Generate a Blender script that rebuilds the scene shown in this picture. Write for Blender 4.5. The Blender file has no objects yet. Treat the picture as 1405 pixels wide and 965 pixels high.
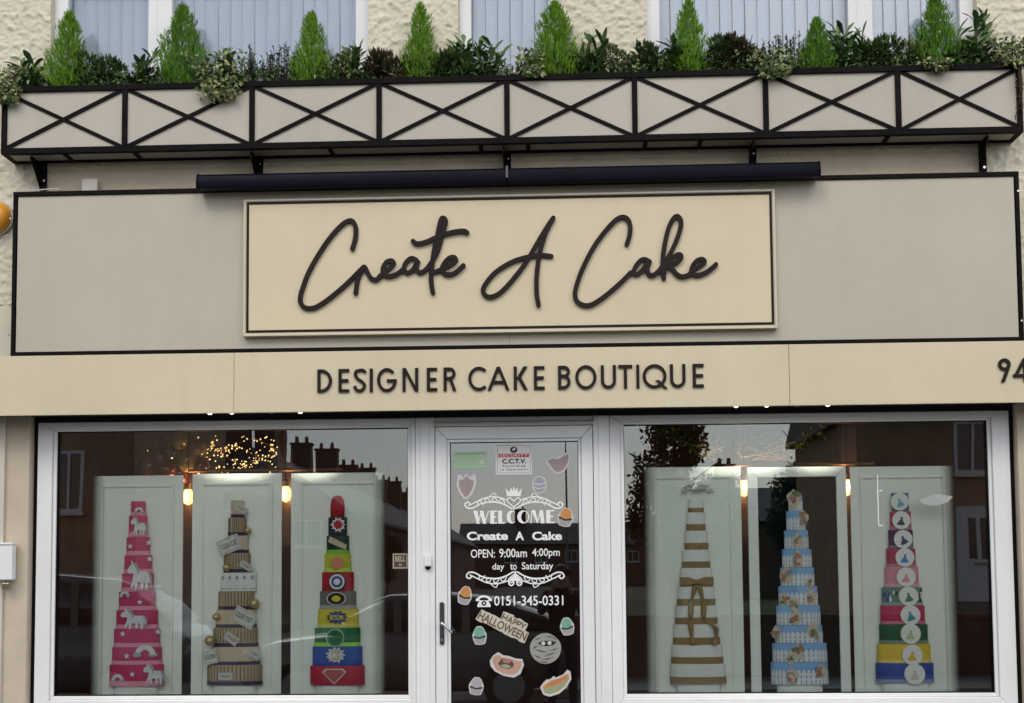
import bpy, bmesh, math, random
import numpy as np
from mathutils import Matrix, Vector, noise

# ------------------------------------------------------------------ camera, sky, sun, exposure
W, H, F = 1405.0, 965.0, 1800.0
YAW, PITCH, ROLL, PPX, PPY = 4.28642595e-02, 6.70823115e-02, 7.80337421e-03, 697.47, 665.01
CAM = Vector((0.0, -7.8, 1.6))
ROT = Matrix.Rotation(YAW, 3, 'Z') @ Matrix.Rotation(PITCH, 3, 'X') @ Matrix.Rotation(ROLL, 3, 'Y')
sc = bpy.context.scene
C = sc.collection
cd = bpy.data.cameras.new('camera')
cam = bpy.data.objects.new('camera', cd); C.objects.link(cam); sc.camera = cam
cd.sensor_fit = 'HORIZONTAL'; cd.sensor_width = 36; cd.lens = F / W * 36
cd.shift_x = (W / 2 - PPX) / W; cd.shift_y = (PPY - H / 2) / W
cd.clip_start = 0.02; cd.clip_end = 2000
M4 = Matrix.Identity(4)
for r in range(3):
    M4[r][0] = ROT[r][0]; M4[r][1] = ROT[r][2]; M4[r][2] = -ROT[r][1]
M4.translation = CAM
cam.matrix_world = M4

SUN_EL, SUN_AZ = math.radians(42), math.radians(-22)   # azimuth from -Y towards -X
wd = bpy.data.worlds.new('World'); sc.world = wd; wd.use_nodes = True
nt = wd.node_tree
sky = nt.nodes.new('ShaderNodeTexSky'); sky.sky_type = 'NISHITA'; sky.sun_disc = False
sky.sun_elevation = SUN_EL; sky.sun_rotation = math.pi + SUN_AZ
sky.air_density = 1.0; sky.dust_density = 1.5; sky.ozone_density = 1.0
hs = nt.nodes.new('ShaderNodeHueSaturation'); hs.inputs['Saturation'].default_value = 0.52
nt.links.new(sky.outputs[0], hs.inputs['Color'])
nt.links.new(hs.outputs[0], nt.nodes['Background'].inputs[0])
nt.nodes['Background'].inputs[1].default_value = 0.15
sl = bpy.data.lights.new('sun', 'SUN'); sl.energy = 0.8; sl.angle = math.radians(25); sl.color = (1.0, 0.94, 0.85)
so = bpy.data.objects.new('sun', sl); C.objects.link(so)
sdir = Vector((math.sin(SUN_AZ) * math.cos(SUN_EL), -math.cos(SUN_AZ) * math.cos(SUN_EL), math.sin(SUN_EL)))
so.rotation_euler = sdir.to_track_quat('Z', 'Y').to_euler(); so.location = (0, -10, 15)
vs = sc.view_settings; vs.view_transform = 'Standard'; vs.look = 'None'; vs.gamma = 1; vs.use_curve_mapping = False
vs.exposure = 0.33
sc.cycles.max_bounces = 10; sc.cycles.transparent_max_bounces = 16; sc.cycles.use_denoising = True

# ------------------------------------------------------------------ helpers
def P(px, py, Y):
    """photo pixel -> (x, z) on the vertical plane y = Y"""
    d = ROT @ Vector(((px - PPX) / F, 1.0, -(py - PPY) / F))
    t = (Y - CAM.y) / d.y
    return CAM.x + d.x * t, CAM.z + d.z * t
def RECT(px0, py0, px1, py1, Y):
    """photo rectangle (corners averaged) -> x0, x1, z0, z1 on plane y = Y"""
    xm, ym = (px0 + px1) / 2, (py0 + py1) / 2
    return P(px0, ym, Y)[0], P(px1, ym, Y)[0], P(xm, py1, Y)[1], P(xm, py0, Y)[1]

_m = {}
def mat(name, col, rough=.6, var=.12, vscale=6., bump=0., bscale=120., metal=0., spec=.5, coat=0., island=0., streak=False, col2=None, sub=0., dirt=0.):
    """procedural material: colour with noise mottling, fine bump"""
    if name in _m: return _m[name]
    m = bpy.data.materials.new(name); m.use_nodes = True
    n = m.node_tree.nodes; l = m.node_tree.links; b = n['Principled BSDF']
    b.inputs['Roughness'].default_value = rough; b.inputs['Metallic'].default_value = metal
    b.inputs['Specular IOR Level'].default_value = spec; b.inputs['Coat Weight'].default_value = coat
    tc = n.new('ShaderNodeTexCoord')
    src = tc.outputs['Object']
    if streak:
        mp = n.new('ShaderNodeMapping'); mp.inputs['Scale'].default_value = (.35, .35, .09); l.new(src, mp.inputs[0]); src = mp.outputs[0]
    nz = n.new('ShaderNodeTexNoise'); nz.inputs['Scale'].default_value = vscale; nz.inputs['Detail'].default_value = 8; nz.inputs['Roughness'].default_value = .65
    l.new(src, nz.inputs['Vector'])
    mx = n.new('ShaderNodeMix'); mx.data_type = 'RGBA'
    c2 = col2 if col2 else tuple(c * (1 - var) for c in col)
    c1 = col if col2 else tuple(min(1, c * (1 + var)) for c in col)
    mx.inputs[6].default_value = (*c1, 1); mx.inputs[7].default_value = (*c2, 1)
    rm = n.new('ShaderNodeMapRange'); rm.inputs[1].default_value = .3; rm.inputs[2].default_value = .7
    l.new(nz.outputs[0], rm.inputs[0]); l.new(rm.outputs[0], mx.inputs[0])
    out = mx.outputs[2]
    if island:
        g = n.new('ShaderNodeNewGeometry'); h = n.new('ShaderNodeHueSaturation')
        r2 = n.new('ShaderNodeMapRange'); r2.inputs[3].default_value = 1 - island; r2.inputs[4].default_value = 1 + island
        l.new(g.outputs['Random Per Island'], r2.inputs[0]); l.new(r2.outputs[0], h.inputs['Value'])
        l.new(out, h.inputs['Color']); out = h.outputs[0]
    if dirt:
        mp2 = n.new('ShaderNodeMapping'); mp2.inputs['Scale'].default_value = (11, 11, .8); l.new(tc.outputs['Object'], mp2.inputs[0])
        nd = n.new('ShaderNodeTexNoise'); nd.inputs['Scale'].default_value = 1.; nd.inputs['Detail'].default_value = 6; nd.inputs['Roughness'].default_value = .7; l.new(mp2.outputs[0], nd.inputs['Vector'])
        rd = n.new('ShaderNodeMapRange'); rd.inputs[1].default_value = .48; rd.inputs[2].default_value = .85; rd.inputs[3].default_value = 0; rd.inputs[4].default_value = dirt; l.new(nd.outputs[0], rd.inputs[0])
        md = n.new('ShaderNodeMix'); md.data_type = 'RGBA'; md.inputs[7].default_value = (.10, .085, .065, 1); l.new(rd.outputs[0], md.inputs[0]); l.new(out, md.inputs[6]); out = md.outputs[2]
    l.new(out, b.inputs['Base Color'])
    rr = n.new('ShaderNodeMapRange'); rr.inputs[3].default_value = max(0, rough - .06); rr.inputs[4].default_value = min(1, rough + .08)
    l.new(nz.outputs[0], rr.inputs[0]); l.new(rr.outputs[0], b.inputs['Roughness'])
    if bump:
        n2 = n.new('ShaderNodeTexNoise'); n2.inputs['Scale'].default_value = bscale; n2.inputs['Detail'].default_value = 5
        l.new(tc.outputs['Object'], n2.inputs['Vector'])
        bp = n.new('ShaderNodeBump'); bp.inputs['Strength'].default_value = bump; bp.inputs['Distance'].default_value = .004
        l.new(n2.outputs[0], bp.inputs['Height']); l.new(bp.outputs[0], b.inputs['Normal'])
    if sub: b.inputs['Subsurface Weight'].default_value = sub
    m.diffuse_color = (*col, 1)
    _m[name] = m
    return m
def emis(name, col, s):
    if name in _m: return _m[name]
    m = bpy.data.materials.new(name); m.use_nodes = True; b = m.node_tree.nodes['Principled BSDF']
    b.inputs['Base Color'].default_value = (*col, 1); b.inputs['Emission Color'].default_value = (*col, 1); b.inputs['Emission Strength'].default_value = s
    _m[name] = m; return m
def glassmat(name, refl, tint=(1, 1, 1), wob=0.0):
    m = bpy.data.materials.new(name); m.use_nodes = True; n = m.node_tree.nodes; l = m.node_tree.links
    n.remove(n['Principled BSDF'])
    tr = n.new('ShaderNodeBsdfTransparent'); tr.inputs[0].default_value = (*tint, 1)
    gl = n.new('ShaderNodeBsdfGlossy'); gl.inputs['Roughness'].default_value = .0; gl.inputs[0].default_value = (.95, .97, 1, 1)
    mx = n.new('ShaderNodeMixShader')
    fr = n.new('ShaderNodeFresnel'); fr.inputs[0].default_value = 1.5
    ad = n.new('ShaderNodeMath'); ad.operation = 'ADD'; ad.inputs[1].default_value = refl; ad.use_clamp = True
    l.new(fr.outputs[0], ad.inputs[0]); l.new(ad.outputs[0], mx.inputs[0])
    l.new(tr.outputs[0], mx.inputs[1]); l.new(gl.outputs[0], mx.inputs[2]); l.new(mx.outputs[0], n['Material Output'].inputs[0])
    if wob:
        tc = n.new('ShaderNodeTexCoord'); nz = n.new('ShaderNodeTexNoise'); nz.inputs['Scale'].default_value = 1.6; nz.inputs['Detail'].default_value = 1
        bp = n.new('ShaderNodeBump'); bp.inputs['Strength'].default_value = wob; bp.inputs['Distance'].default_value = .01
        l.new(tc.outputs['Object'], nz.inputs['Vector']); l.new(nz.outputs[0], bp.inputs['Height']); l.new(bp.outputs[0], gl.inputs['Normal'])
    _m[name] = m; return m

class MB:
    def __init__(s): s.v = []; s.f = []
    def add(s, v, f):
        o = len(s.v); s.v += [tuple(p) for p in v]; s.f += [tuple(i + o for i in q) for q in f]; return s
    def box(s, x0, x1, y0, y1, z0, z1):
        if x0 > x1: x0, x1 = x1, x0
        if y0 > y1: y0, y1 = y1, y0
        if z0 > z1: z0, z1 = z1, z0
        return s.add([(x0,y0,z0),(x1,y0,z0),(x1,y1,z0),(x0,y1,z0),(x0,y0,z1),(x1,y0,z1),(x1,y1,z1),(x0,y1,z1)],
                     [(0,3,2,1),(4,5,6,7),(0,1,5,4),(1,2,6,5),(2,3,7,6),(3,0,4,7)])
    def prism(s, pts, y0, y1):
        """polygon pts (x,z), counter-clockwise seen from the street, from y0 (front) to y1 (back)"""
        n = len(pts)
        a = sum(pts[i][0] * pts[(i+1) % n][1] - pts[(i+1) % n][0] * pts[i][1] for i in range(n))
        if a < 0: pts = pts[::-1]
        v = [(x, y0, z) for x, z in pts] + [(x, y1, z) for x, z in pts]
        f = [tuple(range(n)), tuple(range(2*n-1, n-1, -1))] + [(i, i+n, (i+1) % n + n, (i+1) % n) for i in range(n)]
        return s.add(v, f)
    def prismx(s, pts, x0, x1):
        """polygon (y,z) extruded along x"""
        n = len(pts)
        v = [(x0, y, z) for y, z in pts] + [(x1, y, z) for y, z in pts]
        f = [tuple(range(n-1, -1, -1)), tuple(range(n, 2*n))] + [(i, (i+1) % n, (i+1) % n + n, i + n) for i in range(n)]
        return s.add(v, f)
    def ring(s, cx, cz, r0, r1, y0, y1, a0=0., a1=360., n=32, sx=1., sz=1.):
        full = abs(a1 - a0) >= 359.9
        k = n if full else n + 1
        ang = [math.radians(a0 + (a1 - a0) * i / n) for i in range(k)]
        v = []
        for y in (y0, y1):
            for r in (r0, r1):
                v += [(cx + r*sx*math.cos(a), y, cz + r*sz*math.sin(a)) for a in ang]
        f = []
        for i in range(n):
            j = (i + 1) % k
            f += [(i, k+i, k+j, j), (2*k+i, 2*k+j, 3*k+j, 3*k+i), (k+i, 3*k+i, 3*k+j, k+j), (i, j, 2*k+j, 2*k+i)]
        if not full:
            e = k - 1; f += [(0, 2*k, 3*k, k), (e, k+e, 3*k+e, 2*k+e)]
        return s.add(v, f)
    def disc(s, cx, cz, r, y0, y1, n=28, sx=1., sz=1.):
        return s.prism([(cx + r*sx*math.cos(2*math.pi*i/n), cz + r*sz*math.sin(2*math.pi*i/n)) for i in range(n)], y0, y1)
    def tube(s, pts, r, n=10, cap=True):
        pts = [Vector(p) for p in pts]; k = len(pts)
        rs = r if isinstance(r, (list, tuple)) else [r] * k
        v = []; f = []; up = Vector((0, 0, 1))
        for i, p in enumerate(pts):
            t = (pts[min(i+1, k-1)] - pts[max(i-1, 0)]).normalized()
            a = t.cross(up) if abs(t.z) < .95 else t.cross(Vector((0, 1, 0)))
            a.normalize(); b = a.cross(t)
            for j in range(n):
                q = 2*math.pi*j/n; v.append(p + (a*math.cos(q) + b*math.sin(q)) * rs[i])
        for i in range(k-1):
            for j in range(n):
                j2 = (j+1) % n; f.append((i*n+j, i*n+j2, (i+1)*n+j2, (i+1)*n+j))
        if cap: f += [tuple(range(n-1, -1, -1)), tuple(range((k-1)*n, k*n))]
        return s.add(v, f)
    def lathe(s, prof, cx, cy, n=28, sy=1.):
        """prof: (r, z) from bottom to top, round a vertical axis"""
        k = len(prof); v = []; f = []
        for r, z in prof: v += [(cx + r*math.cos(2*math.pi*j/n), cy + sy*r*math.sin(2*math.pi*j/n), z) for j in range(n)]
        for i in range(k-1):
            for j in range(n):
                j2 = (j+1) % n; f.append((i*n+j, i*n+j2, (i+1)*n+j2, (i+1)*n+j))
        f += [tuple(range(n-1, -1, -1)), tuple(range((k-1)*n, k*n))]
        return s.add(v, f)
    def sphere(s, c, r, n=16, m=10, sx=1., sy=1., sz=1.):
        prof = [(max(1e-4, math.sin(math.pi*i/m)), -math.cos(math.pi*i/m)) for i in range(m+1)]
        o = len(s.v); s.lathe(prof, 0, 0, n)
        s.v[o:] = [(c[0]+x*r*sx, c[1]+y*r*sy, c[2]+z*r*sz) for x, y, z in s.v[o:]]
        return s
    def mesh(s, name):
        me = bpy.data.meshes.new(name); me.from_pydata(s.v, [], s.f); me.update(); return me
    def build(s, name, m, parent=None, smooth=None, bevel=0.):
        return obj(name, s.mesh(name), m, parent, smooth, bevel)
def obj(name, me, m, parent=None, smooth=None, bevel=0.):
    if m is not None and not me.materials: me.materials.append(m)
    o = bpy.data.objects.new(name, me); C.objects.link(o)
    if smooth is not None:
        me.polygons.foreach_set('use_smooth', [True] * len(me.polygons))
        if smooth:
            me.set_sharp_from_angle(angle=math.radians(smooth))
    if bevel:
        b = o.modifiers.new('bevel', 'BEVEL'); b.width = bevel; b.segments = 2; b.limit_method = 'ANGLE'; b.angle_limit = math.radians(40)
        b.harden_normals = False
    if parent is not None:
        o.parent = parent
        o.matrix_parent_inverse = world_of(parent).inverted()
    return o
def world_of(o):
    """world matrix of an object without waiting for the depsgraph"""
    Mx = o.matrix_basis.copy()
    if o.parent is not None: Mx = world_of(o.parent) @ o.matrix_parent_inverse @ Mx
    return Mx
def tag(o, label, cat, group=None, kind=None):
    if label: o['label'] = label
    if cat: o['category'] = cat
    if group: o['group'] = group
    if kind: o['kind'] = kind
    return o
def thing(name, label, cat, loc=(0, 0, 0), group=None):
    o = bpy.data.objects.new(name, None); C.objects.link(o); o.location = loc; o.empty_display_size = .1
    return tag(o, label, cat, group)
def struct(o): o['kind'] = 'structure'; return o
def mitred(x0, x1, z0, z1, w, y0, y1, wb=None):
    """four mitred members round a rectangle (outer edge given); each an island"""
    b = MB(); wl, wr, wbo, wt = (w, w, w, w) if not isinstance(w, tuple) else w
    i0, i1, j0, j1 = x0 + wl, x1 - wr, z0 + wbo, z1 - wt
    g = .0004
    b.prism([(x0, z0+g), (i0, j0+g), (i0, j1-g), (x0, z1-g)], y0, y1)
    b.prism([(x1, z0+g), (x1, z1-g), (i1, j1-g), (i1, j0+g)], y0, y1)
    b.prism([(x0+g, z0), (x1-g, z0), (i1-g, j0), (i0+g, j0)], y0, y1)
    b.prism([(x0+g, z1), (i0+g, j1), (i1-g, j1), (x1-g, z1)], y0, y1)
    return b
def catmull(pts, k=8):
    pts = [pts[0]] + list(pts) + [pts[-1]]; out = []
    for i in range(1, len(pts)-2):
        p0, p1, p2, p3 = [np.array(q, float) for q in pts[i-1:i+3]]
        for j in range(k):
            t = j / k
            out.append(.5*((2*p1)+(-p0+p2)*t+(2*p0-5*p1+4*p2-p3)*t*t+(-p0+3*p1-3*p2+p3)*t**3))
    out.append(np.array(pts[-2], float)); return out
def ribbon(b, pts, w, y0, y1, ramp=.0015, caps=True):
    """flat raised stroke along pts (x,z); front face climbs by ramp so that crossings never share a plane"""
    n = len(pts); v = []; f = []
    P2 = [np.array(p) for p in pts]
    for i, p in enumerate(P2):
        t = P2[min(i+1, n-1)] - P2[max(i-1, 0)]; L = np.hypot(*t) or 1; t = t / L; nn = np.array((-t[1], t[0])) * w / 2
        yf = y0 - ramp * i / n
        for q in (p + nn, p - nn): v += [(q[0], yf, q[1]), (q[0], y1, q[1])]
    for i in range(n-1):
        a = 4*i; c = a+4
        f += [(a, a+2, c+2, c), (a+1, c+1, c+3, a+3), (a, c, c+1, a+1), (a+2, a+3, c+3, c+2)]
    f += [(0, 1, 3, 2), (4*n-4, 4*n-2, 4*n-1, 4*n-3)]
    b.add(v, f)
    if caps:
        b.disc(P2[0][0], P2[0][1], w/2, y0 - .0002, y1, 14); b.disc(P2[-1][0], P2[-1][1], w/2, y0 - ramp - .0004, y1, 14)
    return b
def text_mesh(body, x0, x1, z0, z1, y, depth=.0006, bold=0., space=1.):
    """built-in font, fitted to a rectangle on the plane y"""
    cu = bpy.data.curves.new('text', 'FONT'); cu.body = body; cu.size = 1; cu.extrude = 0; cu.offset = bold; cu.space_character = space; cu.resolution_u = 4
    o = bpy.data.objects.new('text_tmp', cu); C.objects.link(o)
    dg = bpy.context.evaluated_depsgraph_get(); me = bpy.data.meshes.new_from_object(o.evaluated_get(dg))
    bpy.data.objects.remove(o); bpy.data.curves.remove(cu)
    n = len(me.vertices); co = np.zeros(n*3); me.vertices.foreach_get('co', co); co = co.reshape(-1, 3)
    a, c = co[:, 0].min(), co[:, 0].max(); d, e = co[:, 1].min(), co[:, 1].max()
    X = x0 + (co[:, 0]-a) / max(1e-6, c-a) * (x1-x0); Z = z0 + (co[:, 1]-d) / max(1e-6, e-d) * (z1-z0)
    me.vertices.foreach_set('co', np.stack([X, np.full(n, y), Z], 1).ravel())
    me.materials.clear(); me.update(); return me
def rot2(pts, cx, cz, a):
    a = math.radians(a); c, s = math.cos(a), math.sin(a)
    return [(cx + (x-cx)*c - (z-cz)*s, cz + (x-cx)*s + (z-cz)*c) for x, z in pts]

# ------------------------------------------------------------------ materials
UPVC = mat('white_upvc', (.80, .80, .80), .34, .035, 3, dirt=.08)
BLACK = mat('black_steel', (.006, .0048, .0045), .6, .35, 9, bump=.15, bscale=300, spec=.08)
TRIM = mat('dark_trim', (.007, .005, .0045), .55, .3, 9, spec=.08)
CREAM = mat('cream_panel', (.665, .575, .395), .5, .045, 1.5, bump=.18, bscale=260, dirt=.06)
CREAM2 = mat('cream_sign', (.69, .585, .395), .5, .04, 1.8, bump=.15, bscale=260, dirt=.04)
TAUPE = mat('taupe_panel', (.505, .462, .372), .55, .05, 1.3, bump=.22, bscale=260, dirt=.08)
PLANTP = mat('planter_panel', (.49, .45, .375), .55, .06, 1.6, bump=.15, bscale=260, dirt=.09)
RENDER = mat('cream_roughcast', (.70, .645, .51), .9, .09, 5, bump=.6, bscale=130)
RENDER2 = mat('beige_render', (.56, .475, .365), .9, .08, 5, bump=.5, bscale=110)
LETTER = mat('letter_brown', (.019, .0115, .0105), .5, .2, 12, spec=.15)
NAVY = mat('navy_housing', (.003, .003, .009), .35, .3, 8, spec=.06)
WHITEV = mat('white_vinyl', (.85, .85, .84), .5, .03, 12)
GLASS = glassmat('shop_glass', .045, (.98, 1, .985), .05)
GLASSD = glassmat('door_glass', .07, (.85, .87, .88), .04)
GLASSU = glassmat('upper_glass', .03, (.98, .99, 1), .06)
# ------------------------------------------------------------------ ground, road and pavements
rng = random.Random(7)
def sheet(name, x0, x1, y0, y1, z, m, th=.3):
    return struct(MB().box(x0, x1, y0, y1, z - th, z).build(name, m))
ASPH = mat('asphalt', (.07, .069, .068), .9, .3, 3, bump=.5, bscale=200)
PAVE = mat('paving', (.22, .215, .205), .9, .2, 2, bump=.3, bscale=90)
GRASSM = mat('lawn', (.05, .085, .025), .95, .3, 8, bump=.5, bscale=80)
sheet('ground', -400, 400, -500, 400, -.35, mat('earth', (.09, .085, .06), .95, .3, .5))
sheet('road', -120, 120, -10.2, -2.9, -.1, ASPH)
sheet('side_street', -8.2, -.6, -260, -10.2, -.104, ASPH)
sheet('pavement', -120, 120, -2.75, -.03, 0, PAVE)
struct(MB().box(-120, 120, -2.9, -2.75, -.3, .012).build('kerb', mat('kerb_stone', (.3, .29, .28), .9, .15, 5), bevel=.015))
for x0, x1 in ((-120, -8.35), (-.45, 120)):
    sheet('pavement', x0, x1, -12.4, -10.35, 0, PAVE)
    struct(MB().box(x0, x1, -10.35, -10.2, -.3, .012).build('kerb', mat('kerb_stone', (0, 0, 0)), bevel=.015))

# ------------------------------------------------------------------ shop building
YW = -.05                      # front of the upper wall
shop = thing('shop_building', 'cream rendered shop with white framed windows under a cream fascia', 'building', (0, .5, 0))
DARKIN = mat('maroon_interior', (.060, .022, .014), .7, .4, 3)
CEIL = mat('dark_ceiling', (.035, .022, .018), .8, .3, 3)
IX0, IX1 = -3.32, 2.74
# shop room
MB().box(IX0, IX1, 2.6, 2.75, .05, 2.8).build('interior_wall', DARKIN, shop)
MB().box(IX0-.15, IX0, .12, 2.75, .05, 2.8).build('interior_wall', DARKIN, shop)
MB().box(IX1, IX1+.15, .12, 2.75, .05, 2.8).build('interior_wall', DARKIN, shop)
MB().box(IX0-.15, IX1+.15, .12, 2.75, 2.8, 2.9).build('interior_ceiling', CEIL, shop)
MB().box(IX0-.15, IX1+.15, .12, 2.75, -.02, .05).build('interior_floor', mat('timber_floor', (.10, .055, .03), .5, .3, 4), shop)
for a, b_ in ((IX0, -.97), (.42, IX1)): MB().box(a, b_, .10, .62, .70, .74).build('window_ledge', mat('ledge_white', (.6, .6, .57), .5), shop, bevel=.004)

# left and right glass geometry (metres on the glass plane y = 0)
WL = (-3.060, -.932, .885, 2.471); WR = (.353, 2.478, .885, 2.471); DG = (-.680, .083, .36, 2.377)
FY = -.05
xl_out = P(49, 780, FY)[0]; xr_out = P(1391, 780, FY)[0]
m0 = P(571, 780, FY)[0]; m1 = P(597, 780, FY)[0]; m2 = P(816, 780, FY)[0]; m3 = P(838, 780, FY)[0]
ztop = 2.525
def shop_window(g, xa, xb, wl, wr):
    fr = mitred(xa, xb, .77, ztop, (g[0]-xa-.022, xb-g[1]-.022, g[2]-.77-.022, ztop-g[3]-.016), FY, .06).build('shop_window', UPVC, shop, bevel=.004)
    mitred(g[0]-.021, g[1]+.021, g[2]-.021, g[3]+.015, (.021, .021, .021, .015), FY+.016, .045).build('glazing_bead', UPVC, fr, bevel=.003)
    mitred(g[0]-.004, g[1]+.004, g[2]-.004, g[3]+.004, .007, FY+.028, .040).build('gasket', TRIM, fr)
    MB().box(g[0]-.01, g[1]+.01, -.004, .004, g[2]-.01, g[3]+.01).build('pane', GLASS, fr)
    return fr
shop_window(WL, xl_out, m0 - .002, 0, 0)
shop_window(WR, m3 + .002, xr_out, 0, 0)
# outer jambs, mullions, sill
for a, b_ in ((m0, m1), (m2, m3)): MB().box(a, b_, FY-.012, .06, .12, ztop).box(a+.03, b_-.03, FY-.02, FY-.0122, .12, ztop-.002).build('mullion', UPVC, shop, bevel=.005)
for a, b_ in ((xl_out, m0), (m3, xr_out)):
    MB().box(a-.002, b_+.002, FY-.05, .06, .725, .768).build('window_sill', UPVC, shop, bevel=.006)
    MB().box(a+.003, b_-.003, FY+.01, .1, .0, .724).build('stall_riser', TAUPE, shop)
for a in (xl_out-.028, xr_out+.001): MB().box(a, a+.027, FY+.02, .08, 0, ztop+.06).build('dark_gap', TRIM, shop)
MB().box(m1-.001, m2+.001, -.12, .1, 0, .14).build('door_step', PAVE, shop, bevel=.01)
# door: leaf, drip bar, bead, pane, lock plate and lever handle
dx0, dx1, dz1 = m1 + .003, m2 - .003, 2.468
door = mitred(dx0, dx1, .15, dz1, (DG[0]-dx0-.018, dx1-DG[1]-.018, .19, dz1-DG[3]-.018), FY-.004, .03).build('door', UPVC, shop, bevel=.005)
mitred(DG[0]-.017, DG[1]+.017, DG[2]-.017, DG[3]+.017, .017, FY+.010, .026).build('glazing_bead', UPVC, door, bevel=.003)
mitred(DG[0]-.003, DG[1]+.003, DG[2]-.003, DG[3]+.003, .006, FY+.022, .022).build('gasket', TRIM, door)
MB().box(DG[0]-.01, DG[1]+.01, -.018, -.010, DG[2]-.01, DG[3]+.01).build('pane', GLASSD, door)
MB().prismx([(FY-.03, dz1+.004), (FY+.02, dz1+.004), (FY+.02, dz1+.03), (FY-.018, dz1+.026)], m1-.006, m2+.006).build('drip_bar', UPVC, door, bevel=.003)
MB().box(m1+.001, m2-.001, FY, .05, dz1+.031, ztop).build('door_frame_head', UPVC, shop, bevel=.003)
hx, hz = P(606.5, 855, FY-.01)
CHROME = mat('satin_chrome', (.55, .55, .56), .22, .1, 8, metal=1.)
DKMET = mat('dark_plate', (.10, .10, .105), .3, .2, 8, metal=.8)
z0h, z1h = P(606, 885, FY)[1], P(606, 826, FY)[1]
hp = MB().prism([(hx + (.013 if abs(q) <= 90 else -.013)*1 if False else hx + .014*math.cos(math.radians(q)), (z1h-.014 if q <= 180 else z0h+.014) + .014*math.sin(math.radians(q))) for q in range(0, 361, 20)][:-1], FY-.016, FY-.0045).build('lock_plate', DKMET, door, bevel=.003)
zl = P(606, 855, FY)[1]
MB().tube([(hx, FY-.014, zl), (hx, FY-.05, zl)], .010, 12).tube(catmull([(hx, FY-.052, zl), (hx+.02, FY-.056, zl-.012), (hx+.05, FY-.056, zl-.045), (hx+.062, FY-.052, zl-.055)], 5), [.009]*5+[.0085]*5+[.008]*5+[.007], 12).build('lever_handle', CHROME, door, smooth=40)
MB().disc(hx, z0h+.03, .008, FY-.02, FY-.0165, 16).build('keyhole', CHROME, door)

# pillars either side
xpl = xl_out - .029; xpr = xr_out + .029
MB().box(-3.75, xpl, -.10, .2, 0, ztop+.05).build('pillar', RENDER2, shop, bevel=.006)
MB().box(xpr, 3.6, -.10, .2, 0, ztop+.05).build('pillar', RENDER2, shop, bevel=.006)
xq = P(5, 780, -.11)[0]
MB().box(-3.72, xq, -.125, -.1003, 0, ztop+.03).build('pilaster_board', mat('pilaster_cream', (.60, .55, .46), .6, .06, 4), shop, bevel=.004)
# shutter housing and soffit
MB().box(-3.75, 3.6, -.035, .12, ztop+.002, 2.8).build('lintel', mat('black_housing', (.012, .011, .011), .6, .3, 6), shop)
# ---- upper wall: roughcast with real relief, openings for three windows
YB = YW + .2
def wpx(a, b): return P(a, 50, YW)[0], P(b, 50, YW)[0]
WIN = [wpx(70, 505), wpx(629, 770), wpx(887, 1341)]
ZS = P(650, 103, YW)[1]; ZT = 5.35
def rough_grid(b, x0, x1, z0, z1, amp, step=.011, seed=0.):
    nx = max(2, int((x1-x0)/step)); nz = max(2, int((z1-z0)/step)); v = []; f = []
    for j in range(nz+1):
        z = z0 + (z1-z0)*j/nz
        for i in range(nx+1):
            x = x0 + (x1-x0)*i/nx
            p = Vector((x*26, seed, z*26)); q = Vector((x*60, seed, z*60))
            h = max(0, noise.noise(p)+.05)*1.1 + max(0, noise.noise(q)+.1)*.75 + .2*noise.noise(q*1.9)
            v.append((x, YW - amp*h, z))
    for j in range(nz):
        for i in range(nx):
            a = j*(nx+1)+i; f.append((a, a+1, a+nx+2, a+nx+1))
    b.add(v, f)
rb = MB()
zlow = 3.25
edges = [-3.72, WIN[0][0], WIN[0][1], WIN[1][0], WIN[1][1], WIN[2][0], WIN[2][1], 3.55]
for k in range(0, 8, 2): rough_grid(rb, edges[k], edges[k+1], ZS, ZT, .0155, .009)
rough_grid(rb, -3.72, 3.55, P(650, 222, YW)[1], ZS, .0145)
rb.build('roughcast_wall', RENDER, shop, smooth=0)
lb = MB(); zc = P(650, 222, YW)[1]
nx = 200
xe0, xe1 = P(66, 235, YW)[0], P(1353, 235, YW)[0]
rough_grid(lb, xe0, xe1, zlow, zc, .005, .016, 3.)
for a, b_ in ((-3.72, xe0), (xe1, 3.55)):
    re = MB(); rough_grid(re, a, b_, zlow, zc, .0145, .010); re.build('roughcast_edge', RENDER, shop, smooth=0)
lb.build('rendered_band', RENDER2, shop, smooth=0)
bk = MB()
for k in range(0, 8, 2): bk.box(edges[k], edges[k+1], YW+.001, YB, ZS, ZT)
bk.box(-3.72, 3.55, YW+.001, YB, 2.8, ZS).box(-3.72, 3.55, YW+.001, YB, ZT, 6.0)
bk.build('masonry', RENDER, shop)
MB().box(-3.72, 3.55, YW-.004, YW, ZT, 6.0).build('upper_render', RENDER, shop)
MB().prismx([(-.35, 5.95), (-.35, 6.05), (3.2, 8.2), (6.6, 6.05), (6.6, 5.95)], -3.9, 3.75).build('roof', mat('slate', (.07, .07, .08), .7, .25, 4, bump=.4, bscale=20), shop)
MB().box(-3.72, 3.55, 6.2, 6.4, 0, 5.95).box(-3.72, -3.55, .2, 6.2, 0, 5.95).box(3.38, 3.55, .2, 6.2, 0, 5.95).build('outer_wall', RENDER, shop)
# dark upstairs room
UPR = mat('upstairs_wall', (.16, .15, .14), .8)
MB().box(-3.5, 3.3, 1.6, 1.7, 3.0, 5.8).build('interior_wall', UPR, shop)
MB().box(-3.5, 3.3, .25, 1.6, 2.95, 3.0).box(-3.5, 3.3, .25, 1.6, 5.6, 5.7).build('interior_floor', UPR, shop)

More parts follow.
